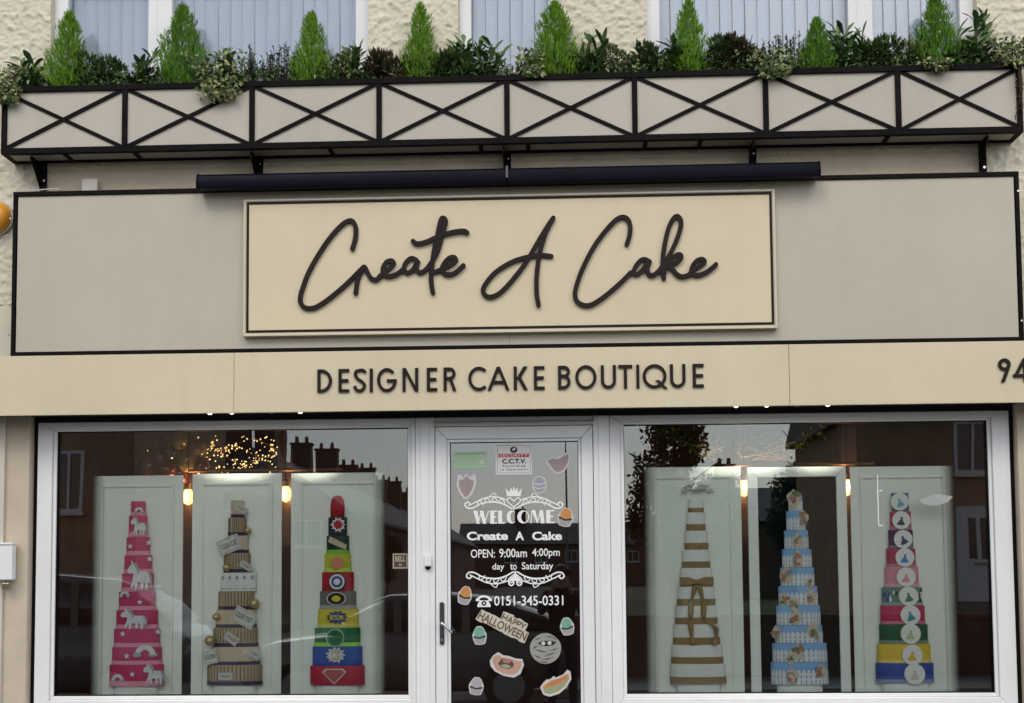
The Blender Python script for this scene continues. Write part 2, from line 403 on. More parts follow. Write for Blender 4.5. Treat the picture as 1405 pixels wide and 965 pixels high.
# upper windows: frame, mullion, panes, sill; blinds hang inside
YF = YW + .05
mulls = [(204, 236), None, (1164, 1197)]
SLAT = mat('blind_fabric', (.72, .79, .86), .8, .05, 6, streak=True)
for k, (x0, x1) in enumerate(WIN):
    fr = mitred(x0, x1, ZS-.002, ZT-.003, (.085 if k != 1 else .075, .085 if k != 1 else .07, .05, .07), YF, YF+.07).build('upper_window', UPVC, shop, bevel=.004)
    gx0, gx1 = x0+.08, x1-.08; bays = [(gx0, gx1)]
    if mulls[k]:
        a, b_ = P(mulls[k][0], 40, YF)[0], P(mulls[k][1], 40, YF)[0]
        MB().box(a, b_, YF-.006, YF+.064, ZS+.05, ZT-.075).box(a+.05, a+.056, YF-.008, YF-.0062, ZS+.05, ZT-.075).build('mullion', UPVC, fr, bevel=.004)
        bays = [(gx0, a), (b_, gx1)]
    MB().box(x0-.04, x1+.04, YW-.075, YF+.02, ZS-.045, ZS+.012).build('window_sill', UPVC, fr, bevel=.006)
    for u, w_ in bays: MB().box(u-.01, w_+.01, YF+.03, YF+.036, ZS+.045, ZT-.06).build('pane', GLASSU, fr)
    lab = ['pale blue vertical blind behind the wide upper window above the word Create',
           'pale blue vertical blind behind the narrow middle upper window',
           'pale blue vertical blind behind the wide upper window above the word Cake'][k]
    bl = thing('vertical_blind', lab, 'blind', ((x0+x1)/2, YF+.12, ZS), 'vertical blinds in the upper windows')
    MB().box(gx0-.02, gx1+.02, YF+.10, YF+.14, ZT-.09, ZT-.05).build('headrail', UPVC, bl)
    sw = .0765; n = int((gx1-gx0)/sw)+1
    for i in range(n):
        cx = gx0 + (i+.5)*sw; t = rng.uniform(.10, .22); dxs = .0368*math.cos(t); dys = .0368*math.sin(t)
        sag = rng.uniform(-.006, .006)
        v = []
        for q in range(7):
            s_ = -1 + 2*q/6; bow = .006*(1-s_*s_)
            for z in (ZS+.03+rng.uniform(0, .002), ZT-.09): v.append((cx+dxs*s_+sag*(z < ZT-.2), YF+.12+dys*s_-bow, z))
        MB().add(v, [(2*q, 2*q+2, 2*q+3, 2*q+1) for q in range(6)]).build('slat', SLAT, bl, smooth=0)

# ------------------------------------------------------------------ fascia and sign box
FAY = -.32
fx = [-3.78, P(321, 520, FAY)[0], P(1083, 515, FAY)[0], 3.62]
fz0 = P(700, 561.5, FAY)[1]; fz1 = P(700, 478.5, FAY)[1]
fas = thing('fascia_sign', 'cream fascia board reading DESIGNER CAKE BOUTIQUE above the shop windows', 'sign', (0, FAY, fz0))
for i in range(3):
    MB().box(fx[i]+(.0012 if i else 0), fx[i+1]-(.0012 if i < 2 else 0), FAY, FAY+.02, fz0, fz1).build('panel', CREAM, fas, bevel=.0012)
MB().box(-3.77, 3.61, FAY+.021, -.06, fz0+.022, fz0+.05).build('soffit', mat('black_housing', (0, 0, 0)), fas)
MB().box(-3.77, 3.61, FAY+.021, FAY+.028, fz0+.05, fz1-.005).build('backing', TRIM, fas)
MB().box(-3.77, 3.61, FAY+.028, -.06, fz1-.03, fz1-.005).build('top_cover', TRIM, fas)
# letters of the fascia: geometric sans strokes, each letter its own mesh
def letter(ch, x0, x1, z0, z1, y, m, parent, name='letter', dep=.012):
    b = MB(); h = z1-z0; w = x1-x0; t = .128*h; k = [0]
    def Y(): k[0] += 1; return y - dep - .00035*k[0]
    def bar(pts): b.prism(pts, Y(), y)
    def vb(x): bar([(x, z0), (x+t, z0), (x+t, z1), (x, z1)])
    def hb(xa, xb, z): bar([(xa, z), (xb, z), (xb, z+t), (xa, z+t)])
    def diag(xa, za, xb, zb, tt=t): bar([(xa, za), (xa+tt, za), (xb+tt, zb), (xb, zb)])
    def arc(cx, cz, r, a0, a1, sx=1., sz=1., tt=t):
        n = 28; yy = Y(); po = [];
        for i in range(n+1):
            a = math.radians(a0+(a1-a0)*i/n); po.append((cx+r*sx*math.cos(a), cz+r*sz*math.sin(a), cx+(r*sx-tt)*math.cos(a), cz+(r*sz-tt)*math.sin(a)))
        for i in range(n):
            p, q = po[i], po[i+1]; b.prism([(p[0], p[1]), (q[0], q[1]), (q[2], q[3]), (p[2], p[3])], yy, y)
    c = (z0+z1)/2; R = h/2*1.03
    if ch == 'D': vb(x0); arc(x1-R*.92, c, h/2, -90, 90, .94); hb(x0+t, x1-R*.9, z0); hb(x0+t, x1-R*.9, z1-t)
    elif ch == 'E': vb(x0); hb(x0+t, x1, z0); hb(x0+t, x1, z1-t); hb(x0+t, x1-.03*h, c-t/2)
    elif ch == 'S':
        pts = [(x1-.04*w, z1-.17*h), (x1-.2*w, z1-.07*h), (x0+.5*w, z1-t/2), (x0+.22*w, z1-.12*h), (x0+.16*w, z1-.27*h), (x0+.32*w, z1-.42*h), (x0+.6*w, z1-.52*h), (x1-.14*w, z0+.34*h), (x1-.14*w, z0+.2*h), (x1-.32*w, z0+.08*h), (x0+.42*w, z0+t/2-.01*h), (x0+.2*w, z0+.12*h), (x0+.09*w, z0+.26*h)]
        ribbon(b, [tuple(p) for p in catmull(pts, 5)], t, y-dep, y, .001, False)
    elif ch == 'I': bar([(x0, z0), (x1, z0), (x1, z1), (x0, z1)])
    elif ch in 'GC':
        sx = (w if ch == 'G' else w*1.22)/2/R; arc(x0+R*sx, c, R, 42 if ch == 'G' else 46, 352 if ch == 'G' else 314, sx)
        if ch == 'G': hb(x0+R*sx, x1, c-t*.75)
    elif ch == 'N': vb(x0); vb(x1-t); bar([(x0+.001, z1), (x0+t*1.15, z1), (x1-.001, z0), (x1-t*1.15, z0)])
    elif ch in 'RB':
        r1 = h*.265 if ch == 'R' else h*.25
        vb(x0); zc = z1-r1; arc(x1-r1-(.02*h if ch == 'B' else .03*h), zc, r1, -90, 90); hb(x0+t, x1-r1, z1-t); hb(x0+t, x1-r1, zc-r1)
        if ch == 'R': diag(x1-t*1.15, z0, x0+w*.42, zc-r1+.02*h, t*1.12)
        else:
            r2 = (z1-2*r1+t-z0)/2; arc(x1-r2, z0+r2, r2, -90, 90); hb(x0+t, x1-r2, z0)
    elif ch == 'A': diag(x0, z0, (x0+x1)/2-t*.55, z1, t*1.08); diag(x1-t*1.08, z0, (x0+x1)/2-t*.55, z1, t*1.08); hb(x0+w*.22, x1-w*.22, z0+.27*h)
    elif ch == 'K': vb(x0); diag(x0+t*.9, c-.01*h, x1-t*1.35, z1, t*1.3); diag(x1-t*1.3, z0, x0+t*1.1, c+.04*h, t*1.3)
    elif ch in 'OQ': 
        ww = w if ch == 'O' else w*.96
        arc(x0+ww/2, c, R, 0, 360, ww/2/R)
        if ch == 'Q': diag(x1-t*1.2, z0-.03*h, x0+w*.52, z0+.33*h, t*1.2)
    elif ch == 'U': rr = w/2; bar([(x0, z0+rr), (x0+t, z0+rr), (x0+t, z1), (x0, z1)]); bar([(x1-t, z0+rr), (x1, z0+rr), (x1, z1), (x1-t, z1)]); arc(x0+rr, z0+rr, rr, 180, 360)
    elif ch == 'T': vb((x0+x1)/2-t/2); hb(x0, x1, z1-t)
    elif ch == '9': r = w/2; arc(x0+r, z1-r, r, 0, 360); diag(x0+w*.2, z0, x1-t*1.05, z1-r-.02*h, t*1.1)
    elif ch == '4': vb(x1-w*.32); hb(x0, x1, z0+.2*h); diag(x0, z0+.2*h, x1-w*.32, z1, t*1.1)
    return b.build(name, m, parent)
s6 = 700/1405; s7 = 705/1405
L6 = [('D',875,915),('E',933,962),('S',974,1008),('I',1019,1027),('G',1039,1093),('N',1109,1152),('E',1176,1204),('R',1222,1257),('C',1290,1338),('A',1343,1403)]
L7 = [('K',10,48),('E',65,94),('B',131,165),('O',178,236),('U',248,289),('T',296,334),('I',345,353),('Q',362,430),('U',437,479),('E',499,529)]
zb, zt = P(700, 535.5, FAY)[1], P(700, 503.5, FAY)[1]
for ch, a, b_ in L6: letter(ch, P(a*s6, 520, FAY)[0], P(b_*s6, 520, FAY)[0], zb, zt, FAY, LETTER, fas)
for ch, a, b_ in L7: letter(ch, P(700+a*s7, 520, FAY)[0], P(700+b_*s7, 520, FAY)[0], zb, zt, FAY, LETTER, fas)
for ch, a, b_ in (('9', 1334, 1368), ('4', 1374, 1416)): letter(ch, P(700+a*s7, 512, FAY)[0], P(700+b_*s7, 512, FAY)[0], zb+.006, zt+.006, FAY, LETTER, fas)
# downlights in the soffit
LED = emis('downlight', (1.0, .86, .62), 2.)
CHR2 = mat('spot_rim', (.3, .3, .3), .3, metal=1.)
DLN = ['just before the board joint', 'at the fascia board joint near Create window', 'above the golden ticket cake board', 'above the comic cake board', 'above the gold banded cake board', 'above the black framed board', 'just before the fascia board joint over the picket cake', 'above the disc cake board']
for i, px in enumerate((288, 318, 372, 412, 1010, 1052, 1094, 1136)):
    x = P(px, 565, -.27)[0]
    d = thing('downlight', 'small lit downlight under the fascia ' + DLN[i], 'downlight', (x, -.285, fz0), 'downlights under the fascia over the ' + ('Create window' if px < 700 else 'Cake window'))
    MB().lathe([(.020, fz0+.004), (.022, fz0+.0218), (.021, fz0+.0219)], x, -.27).build('rim', CHR2, d, smooth=40)
    MB().lathe([(.006 if i % 3 else .010, fz0-.003), (.014, fz0+.0035)], x, -.27, 16).build('lamp', LED if i % 4 != 2 else CHR2, d)
    if i % 4 != 2:
        pl_ = bpy.data.lights.new('downlight_beam', 'SPOT'); pl_.energy = 23; pl_.color = (1., .92, .78); pl_.spot_size = math.radians(88); pl_.spot_blend = 1.; pl_.shadow_soft_size = .02
        po_ = bpy.data.objects.new('downlight_beam', pl_); C.objects.link(po_); po_.parent = d; po_.location = (0, .015, -.012); po_.rotation_euler = (math.radians(27), 0, 0)

# sign box: taupe panels with dark edging
SBY = -.22
bx0, bx1 = P(17, 375, SBY)[0], P(1401, 350, SBY)[0]
bz1 = P(700, 250, SBY)[1]; bz0 = P(700, 478.8, SBY)[1]
box = thing('sign_box', 'taupe sign box with black edging behind the cream Create A Cake board', 'sign', (0, SBY, bz0))
xs = P(699, 470, SBY)[0]; e = .028
for a, b_ in ((bx0+e, xs-.001), (xs+.001, bx1-e)): MB().box(a, b_, SBY, SBY+.012, bz0+e*.85, bz1-e).build('panel', TAUPE, box, bevel=.001)
MB().box(bx0, bx1, SBY-.010, YW-.001, bz1-e, bz1).build('top_edging', TRIM, box, bevel=.003)
MB().box(bx0, bx1, SBY-.010, YW-.001, bz0, bz0+e*.85).build('bottom_edging', TRIM, box, bevel=.003)
MB().box(bx0, bx0+e*.8, SBY-.009, YW-.001, bz0+e*.85, bz1-e).build('side_edging', TRIM, box, bevel=.003)
MB().box(bx1-e*.8, bx1, SBY-.009, YW-.001, bz0+e*.85, bz1-e).build('side_edging', TRIM, box, bevel=.003)
for px, py in ((1397, 262), (1402, 440), (14, 300), (12, 460)):
    x, z = P(px, py, SBY-.012); MB().disc(x, z, .006, SBY-.013, SBY-.009, 10).build('screw', CHROME, box)
# name board with inset line and script letters
NY = -.262
nx0, nx1, nz0, nz1 = RECT(334, 267, 1065, 456.5, NY)
nb = thing('name_board', 'cream board with thin dark border and script lettering Create A Cake', 'sign', (0, NY, nz0))
MB().box(nx0, nx1, NY, SBY-.0005, nz0, nz1).build('board', CREAM2, nb, bevel=.004)
mitred(nx0+.018, nx1-.018, nz0+.022, nz1-.016, .0145, NY-.003, NY+.002).build('border_line', LETTER, nb)
mitred(nx0+.0005, nx1-.0005, nz0+.0005, nz1-.0005, .0125, NY-.006, NY+.004).build('edge_trim', mat('champagne_trim', (.62, .55, .42), .35, .05, 5), nb, bevel=.002)
g4 = lambda p: P(320+p[0]*.28470, 250+p[1]*.28470, NY)
g5 = lambda p: P(680+p[0]*.28470, 250+p[1]*.28470, NY)
STR = [
 (g4, [[(576,325),(590,275),(592,225),(580,195),(560,189),(525,210),(470,270),(415,350),(365,440),(335,520),(325,562),(330,590),(350,608),(385,610),(420,595),(470,560),(530,510),(575,468),(605,437)]]),
 (g4, [[(592,538),(597,500),(608,455),(632,412),(648,437),(664,464),(690,474),(712,455)], [(600,442),(632,412)]]),
 (g4, [[(706,458),(752,422),(774,397),(766,382),(742,388),(724,418),(727,446),(752,458),(790,446),(822,422)]]),
 (g4, [[(884,378),(858,370),(832,394),(825,424),(842,440),(868,424),(892,382),(884,415),(896,438),(918,434),(944,410)]]),
 (g4, [[(940,414),(982,345),(1012,245),(1025,192),(1013,176),(1001,190),(985,260),(968,340),(958,420),(955,480),(963,535)], [(868,288),(888,300),(930,292),(1000,262),(1060,245),(1110,239),(1128,247)]]),
 (g4, [[(962,440),(1010,422),(1052,400),(1074,379),(1064,365),(1040,371),(1015,400),(1008,425),(1025,447),(1060,445),(1090,425),(1110,405)]]),
 (g5, [[(268,360),(215,355),(150,365),(75,390),(0,438),(-45,490),(-60,525),(-46,550),(-15,555),(30,530),(90,465),(150,385),(200,300),(245,225),(278,176)], [(278,176),(245,240),(225,300),(208,370),(198,460),(198,540),(207,596)]]),
 (g5, [[(632,303),(645,260),(648,215),(635,182),(610,172),(575,190),(520,250),(465,330),(415,430),(388,510),(383,550),(395,580),(430,597),(470,590),(530,550),(600,490),(650,440)]]),
 (g5, [[(742,387),(712,375),(685,395),(666,430),(674,448),(700,435),(738,388),(730,425),(742,451),(766,448),(792,425)]]),
 (g5, [[(788,430),(840,350),(880,260),(893,200),(880,170),(860,175),(835,220),(815,300),(805,380),(805,440),(810,466)], [(808,455),(825,402),(860,362),(886,352),(893,368),(870,392),(832,407),(848,420),(872,447),(900,459),(938,448)]]),
 (g5, [[(930,452),(948,432),(988,405),(1006,386),(992,374),(966,385),(946,415),(947,440),(970,452),(1010,440),(1045,415),(1060,400)]])]
for li, (g, strokes) in enumerate(STR):
    b = MB()
    for si, s_ in enumerate(strokes):
        ribbon(b, [g(p) for p in catmull(s_, 7)], .0265, NY-.018-.0021*si-.0007*(li % 3), NY-.001, .0018)
    b.build('letter', LETTER, nb)
# trough light over the name board
ty = -.30
tx0, tx1 = P(272, 257, ty)[0], P(1124, 236, ty)[0]; tz = P(698, 242.5, ty)[1]
tl = thing('trough_light', 'long navy black trough light casing over the name board', 'light casing', ((tx0+tx1)/2, SBY, bz1))
prof = [(ty-.045, tz-.045), (ty-.05, tz-.01), (ty-.04, tz+.03), (ty-.015, tz+.045), (ty+.06, tz+.045), (ty+.075, tz+.02), (ty+.06, tz-.03), (ty+.02, tz-.047)]
xm = P(696, 242, ty)[0]
MB().prismx(prof, tx0+.008, xm-.002).build('casing', NAVY, tl, smooth=35, bevel=.003)
MB().prismx(prof, xm+.002, tx1-.008).build('casing', NAVY, tl, smooth=35, bevel=.003)
for x in (tx0, tx1-.008): MB().prismx([(y*1.0, z) for y, z in [(p[0]+(-.004 if p[0] < ty else .004), p[1]+(.004 if p[1] > tz else -.004)) for p in prof]], x, x+.008).build('end_cap', NAVY, tl)
MB().box(xm-.006, xm+.006, ty-.052, ty+.02, tz-.02, tz+.048).build('joint_clip', DKMET, tl)
for x in np.linspace(tx0+.2, tx1-.2, 5): MB().box(x-.012, x+.012, ty+.06, SBY+.03, tz-.01, tz+.012).build('support_arm', BLACK, tl)
for px in (703, 1085):
    x, z = P(px, 234, ty-.01); MB().tube([(x, ty, z-.03), (x+.004, ty, z+.012), (x+.012, ty, z+.018)], .004, 6).build('hook', CHROME, tl)

# ------------------------------------------------------------------ planter box
PF, PB = -.25, YW - .012
pz0 = P(700, 196.0, PF)[1]; pz1 = P(700, 103.0, PF)[1]
pxl, pxr = P(3, 160, PF)[0], P(1402, 135, PF)[0]
pl = thing('balcony_planter', 'long beige planter box with black cross braced steel frame below upper windows', 'planter', (0, PB, pz0))
rail_b, rail_t = .036, .034
posts = [3, 171, 345.5, 520, 695.5, 871, 1051, 1233, 1402]
pxs = [pxl] + [P(p, 150, PF)[0] for p in posts[1:-1]] + [pxr]
for i in range(8):
    a = pxs[i]+.0005; b_ = pxs[i+1]-.0005
    MB().box(a, b_, PF+.012, PF+.022, pz0+.01, pz1-.01).build('panel', PLANTP, pl)
MB().box(pxl, pxl+.01, PF+.023, PB, pz0+.01, pz1-.01).build('end_panel', PLANTP, pl)
MB().box(pxr-.01, pxr, PF+.023, PB, pz0+.01, pz1-.01).build('end_panel', PLANTP, pl)
MB().box(pxl+.02, pxr-.02, PF+.024, PB-.005, pz0+.004, pz0+.014).build('base_panel', PLANTP, pl)
MB().box(pxl+.011, pxr-.011, PB-.004, PB, pz0+.01, pz1-.01).build('back_panel', PLANTP, pl)
MB().box(pxl-.004, pxr+.004, PF-.004, PF+.03, pz1-rail_t, pz1).build('top_rail', BLACK, pl, bevel=.002)
MB().box(pxl-.004, pxr+.004, PF-.004, PF+.03, pz0-.004, pz0+rail_b-.004).build('bottom_rail', BLACK, pl, bevel=.002)
MB().box(pxl-.004, pxr+.004, PB-.03, PB+.002, pz0-.004, pz0+.03).build('back_rail', BLACK, pl, bevel=.002)
for i, x in enumerate(pxs):
    MB().box(x-.016+(.012 if i == 0 else 0)-(.012 if i == 8 else 0), x+.016+(.012 if i == 0 else 0)-(.012 if i == 8 else 0), PF-.002, PF+.012, pz0+rail_b-.0045, pz1-rail_t+.0005).build('post', BLACK, pl, bevel=.0015)
for x in (pxl, pxr-.02): 
    MB().box(x-.003, x+.023, PF+.031, PB-.031, pz0-.004, pz0+.026).build('end_rail', BLACK, pl)
    MB().box(x-.003, x+.023, PF+.031, PB, pz1-rail_t, pz1).build('end_rail', BLACK, pl)
for i in range(8):
    a, b_ = pxs[i]+.02, pxs[i+1]-.02; lo, hi = pz0+rail_b-.004, pz1-rail_t; t = .0105
    L = math.hypot(b_-a, hi-lo); nxv, nzv = -(hi-lo)/L*t, (b_-a)/L*t
    MB().prism([(a-nxv, lo-nzv), (b_-nxv, hi-nzv), (b_+nxv, hi+nzv), (a+nxv, lo+nzv)], PF+.001, PF+.0115).build('diagonal_bar', BLACK, pl)
    MB().prism([(a+nxv, hi-nzv), (b_+nxv, lo-nzv), (b_-nxv, lo+nzv), (a-nxv, hi+nzv)], PF+.004, PF+.0110).build('diagonal_bar', BLACK, pl)
for px in (95, 190, 455, 660, 725, 885, 960, 1215):
    x = P(px, 200, -.15)[0]; MB().box(x-.012, x+.012, PF+.03, PB-.031, pz0-.006, pz0+.003).build('cross_bar', BLACK, pl)
for px in (59, 355.5, 696, 1033, 1349):
    x = P(px, 220, YW-.03)[0]; zb_ = P(px, 244 if px > 1300 else 262, YW-.02)[1]
    b = MB().box(x-.022, x+.022, YW-.026, YW-.014, zb_, pz0-.0065)
    b.box(x-.022, x-.010, PF+.03, YW-.0265, pz0-.05, pz0-.0062).prismx([(YW-.027, pz0-.16), (YW-.027, pz0-.05), (PF+.06, pz0-.05)], x-.021, x-.012)
    br = b.build('bracket', BLACK, pl, bevel=.0015)
    MB().disc(x+.006, zb_+.06, .008, YW-.031, YW-.0265, 10).build('bolt', CHROME, br)
    MB().disc(x+.006, pz0-.04, .006, YW-.030, YW-.0265, 10).build('bolt', CHROME, br)
SOIL = mat('compost', (.018, .013, .010), .95, .4, 30, bump=1., bscale=60)
so_ = MB(); nxx = 260
v = []; f = []
for i in range(nxx+1):
    for j in range(5):
        x = pxl+.013+(pxr-pxl-.026)*i/nxx; y = PF+.031+(PB-.004-PF-.031)*j/4
        v.append((x, y, pz1-.012+.018*noise.noise(Vector((x*18, y*18, 0)))))
for i in range(nxx):
    for j in range(4): a = i*5+j; f.append((a, a+5, a+6, a+1))
so_.add(v, f).build('soil', SOIL, pl, smooth=0)

# small fittings on the wall
def zpx(px, py, Y): return P(px, py, Y)
x0, x1, z0, z1 = RECT(114, 247, 134, 262, YW-.05)
jb = thing('junction_box', 'small beige cable box on top edge of the sign box', 'electrical box', ((x0+x1)/2, YW, z0))
MB().box(x0, x1, YW-.06, YW-.012, bz1+.001, z1).build('case', mat('beige_plastic', (.5, .46, .4), .5), jb, bevel=.004)
MB().box(x0-.003, x1+.003, YW-.066, YW-.0605, bz1+.002, z1+.003).build('lid', mat('beige_plastic', (0, 0, 0)), jb, bevel=.003)
xa, za = P(58, 259, SBY)
cb = MB().tube(catmull([(x0+.002, YW-.05, bz1+.012), (x0-.08, YW-.06, bz1+.010), (xa+.1, SBY, bz1+.012), (xa, SBY-.005, bz1+.010), (xa-.05, SBY, bz1+.004)], 5), .004, 6).build('cable', mat('pale_cable', (.55, .52, .47), .5))
tag(cb, 'thin pale cable running along the sign box to the small beige box', 'cable')
ax, az = P(-9, 297, YW-.06)
al = thing('alarm_beacon', 'amber domed alarm beacon on the wall beside the sign box', 'alarm', (ax, YW, az))
AMB = mat('amber_plastic', (.75, .33, .03), .3, .1, 6)
b = MB()
prof = [(.0, .075), (.05, .068), (.082, .048), (.098, .018), (.10, .0)]
vv = []; ff = []
for r, d in prof: vv += [(ax+max(r, .001)*math.cos(2*math.pi*j/24), YW-.03-d, az+max(r, .001)*math.sin(2*math.pi*j/24)) for j in range(24)]
for i in range(4):
    for j in range(24): j2 = (j+1) % 24; ff.append((i*24+j, i*24+j2, (i+1)*24+j2, (i+1)*24+j))
b.add(vv, ff).build('dome', AMB, al, smooth=60)
MB().disc(ax, az, .108, YW-.031, YW-.005, 28).build('base', mat('beige_plastic', (0, 0, 0)), al)
x0, x1, z0, z1 = RECT(-8, 748, 19, 796, -.16)
mb_ = thing('meter_box', 'white plastic lock box with a padlock on the cream pilaster', 'box', (x0, -.125, z0))
MB().box(x0, x1, -.185, -.1255, z0, z1).build('case', UPVC, mb_, bevel=.006)
MB().box(x0-.006, x1+.006, -.192, -.124, z1+.0005, z1+.014).build('lid', UPVC, mb_, bevel=.004)
px_, pz_ = P(8, 800, -.17)
pk = MB().box(px_-.022, px_+.022, -.178, -.158, pz_-.035, pz_).build('padlock', mat('brass', (.32, .27, .18), .35, .2, 9, metal=1.), mb_, bevel=.005)
MB().tube(catmull([(px_-.013, -.168, pz_), (px_-.013, -.168, pz_+.02), (px_, -.168, pz_+.032), (px_+.013, -.168, pz_+.02), (px_+.013, -.168, pz_)], 4), .004, 8).build('shackle', CHROME, pk)
x0, x1, z0, z1 = RECT(582.5, 762, 592, 782, FY-.03)
db = thing('doorbell', 'small white doorbell with dark button beside the shop door', 'doorbell', ((x0+x1)/2, FY, z0))
MB().box(x0, x1, FY-.04, FY-.0205, z0+.02, z1).build('case', UPVC, db, bevel=.005)
MB().prism([((x0+x1)/2+.017*math.cos(math.radians(q)), z0+.018+.018*math.sin(math.radians(q))) for q in range(180, 361, 15)], FY-.036, FY-.021).build('button', TRIM, db)
# ------------------------------------------------------------------ plants in the planter
def leafmat(name, c1, c2, rough=.45, edge=None):
    if name in _m: return _m[name]
    m = bpy.data.materials.new(name); m.use_nodes = True; n = m.node_tree.nodes; l = m.node_tree.links; b = n['Principled BSDF']
    g = n.new('ShaderNodeNewGeometry'); r = n.new('ShaderNodeValToRGB'); e = r.color_ramp.elements
    e[0].color = (*c1, 1); e[1].color = (*c2, 1)
    if edge:
        e[1].position = .5; q = e.new(.74); q.color = (*edge, 1); q2 = e.new(1.); q2.color = tuple(min(1, k*1.15) for k in edge)+(1,)
    l.new(g.outputs['Random Per Island'], r.inputs[0])
    tc = n.new('ShaderNodeTexCoord'); nz = n.new('ShaderNodeTexNoise'); nz.inputs['Scale'].default_value = 60
    l.new(tc.outputs['Object'], nz.inputs['Vector'])
    h = n.new('ShaderNodeHueSaturation'); mr = n.new('ShaderNodeMapRange'); mr.inputs[3].default_value = .7; mr.inputs[4].default_value = 1.3
    l.new(nz.outputs[0], mr.inputs[0]); l.new(mr.outputs[0], h.inputs['Value']); l.new(r.outputs[0], h.inputs['Color']); l.new(h.outputs[0], b.inputs['Base Color'])
    b.inputs['Roughness'].default_value = rough; b.inputs['Specular IOR Level'].default_value = .35
    _m[name] = m; return m
CONI = leafmat('conifer_leaf', (.060, .155, .006), (.200, .400, .018), .7)
CONI2 = leafmat('conifer_leaf_dark', (.042, .125, .008), (.150, .330, .018), .7)
LAUR = leafmat('laurel_leaf', (.026, .070, .018), (.150, .255, .080), .4)
SKIM = leafmat('skimmia_leaf', (.018, .046, .012), (.115, .175, .052), .45)
PHOT = leafmat('photinia_leaf', (.026, .048, .016), (.120, .070, .045), .4)
SPIK = leafmat('spike_leaf', (.008, .014, .008), (.026, .040, .020), .5)
VARI = leafmat('variegated_leaf', (.026, .056, .014), (.085, .125, .038), .5, (.30, .31, .13))
DRY = leafmat('dry_leaf', (.06, .03, .02), (.16, .09, .06), .7)
STEM = mat('stem_brown', (.05, .035, .02), .8, .3, 20)
def leaf(b, p, d, L, w, nrm, fold=.25, droop=.0):
    d = d.normalized(); s = d.cross(nrm)
    if s.length < 1e-3: s = d.cross(Vector((1, 0, 0)))
    s.normalize(); u = s.cross(d)
    m1 = p + d*L*.4 - u*droop*L*.1; t = p + d*L - u*droop*L*.5
    b.add([p, m1 + s*w*.5 + u*w*fold, m1, m1 - s*w*.5 + u*w*fold, t], [(0, 2, 1), (1, 2, 4), (0, 3, 2), (2, 3, 4)])
def paddle(b, p, d, L, w, nrm, fold=.15, droop=.3):
    """blunt, broad leaf with a folded midrib"""
    d = d.normalized(); s = d.cross(nrm)
    if s.length < 1e-3: s = d.cross(Vector((1, 0, 0)))
    s.normalize(); u = s.cross(d)
    f = lambda a, k: p + d*L*a + s*w*k + u*(abs(k)*w*fold*2 - droop*L*.35*a*a)
    b.add([f(0, 0), f(.55, 0), f(1, 0), f(.28, .30), f(.68, .5), f(.92, .26), f(.28, -.30), f(.68, -.5), f(.92, -.26)],
          [(0, 1, 3), (3, 1, 4), (4, 1, 5), (5, 1, 2), (0, 6, 1), (6, 7, 1), (7, 8, 1), (8, 2, 1)])
def rdir(r, up=0.): 
    return Vector((r.gauss(0, 1), r.gauss(0, 1), r.gauss(0, 1)+up)).normalized()
PY = -.15
rim = pz1
def conifer(px, ptop, wpx_, seed, label, m=CONI, group='small conifers in the balcony planter', lean=0.):
    r = random.Random(seed); x0, _ = P(px, 95, PY); zt = P(px, ptop, PY)[1]; w = wpx_/226/2*1.12
    base = rim-.01; h = zt-base
    t = thing('conifer', label, 'conifer', (x0, PY, base), group)
    MB().tube([(x0, PY, base), (x0+lean*.5, PY, base+h*.5), (x0+lean, PY, zt-.05)], [.009, .006, .002], 7).build('trunk', STEM, t, smooth=60)
    b = MB()
    n = int(1700*max(.6, w/.11)); ph = r.uniform(0, 6)
    for i in range(n):
        u = r.random()**1.25; z = base + h*u*.94
        prof = min(1., .62+u*2.2)*(1-u)**.66*1.15
        a = r.uniform(0, 2*math.pi)
        lump = 1 + .26*math.sin(3*a+ph+u*9) + .20*math.sin(6*a-ph*2+u*31)
        rad = w*prof*lump*(r.random()**.4)
        c = Vector((x0+lean*u+rad*math.cos(a), PY+rad*.85*math.sin(a), z))
        out = Vector((math.cos(a), math.sin(a)*.85, 0))
        d = (out*r.uniform(.15, .55) + Vector((0, 0, 1)) + rdir(r)*.22).normalized()
        L = r.uniform(.028, .066)*(.7+.5*(1-u))
        nn = rdir(r)
        for k in range(3):
            q = c + d*L*(.25*k); dd = (d + rdir(r)*.45).normalized()
            leaf(b, q, dd, L*.5, .0048, nn, .2)
        leaf(b, c, d, L, .0048, nn, .2)
    b.build('foliage', m, t)
    return t
conifer(92, 14, 52, 1, 'bright green cone shaped conifer closest to the amber alarm end', lean=.01)
conifer(250, 4, 62, 2, 'broad bright green conifer next to the bushy trailing ivy above the C of Create', CONI2)
conifer(427, 15, 44, 3, 'slim yellow green conifer beside dark spiky shrub above the first word Create')
conifer(577, 2, 40, 4, 'narrow tall conifer against roughcast wall between wide and narrow upper windows')
conifer(762, 0, 62, 5, 'tall broad conifer by the jamb of the narrow upper window above the letter A')
conifer(948, -2, 44, 6, 'tall slim conifer above the letter k of Cake', lean=-.01)
conifer(1122, 26, 40, 7, 'short soft green conifer between dark rosemary and laurel near the window mullion', CONI2)
conifer(1286, -10, 54, 8, 'tall dense conifer beside the largest broad leaved shrub', CONI2)

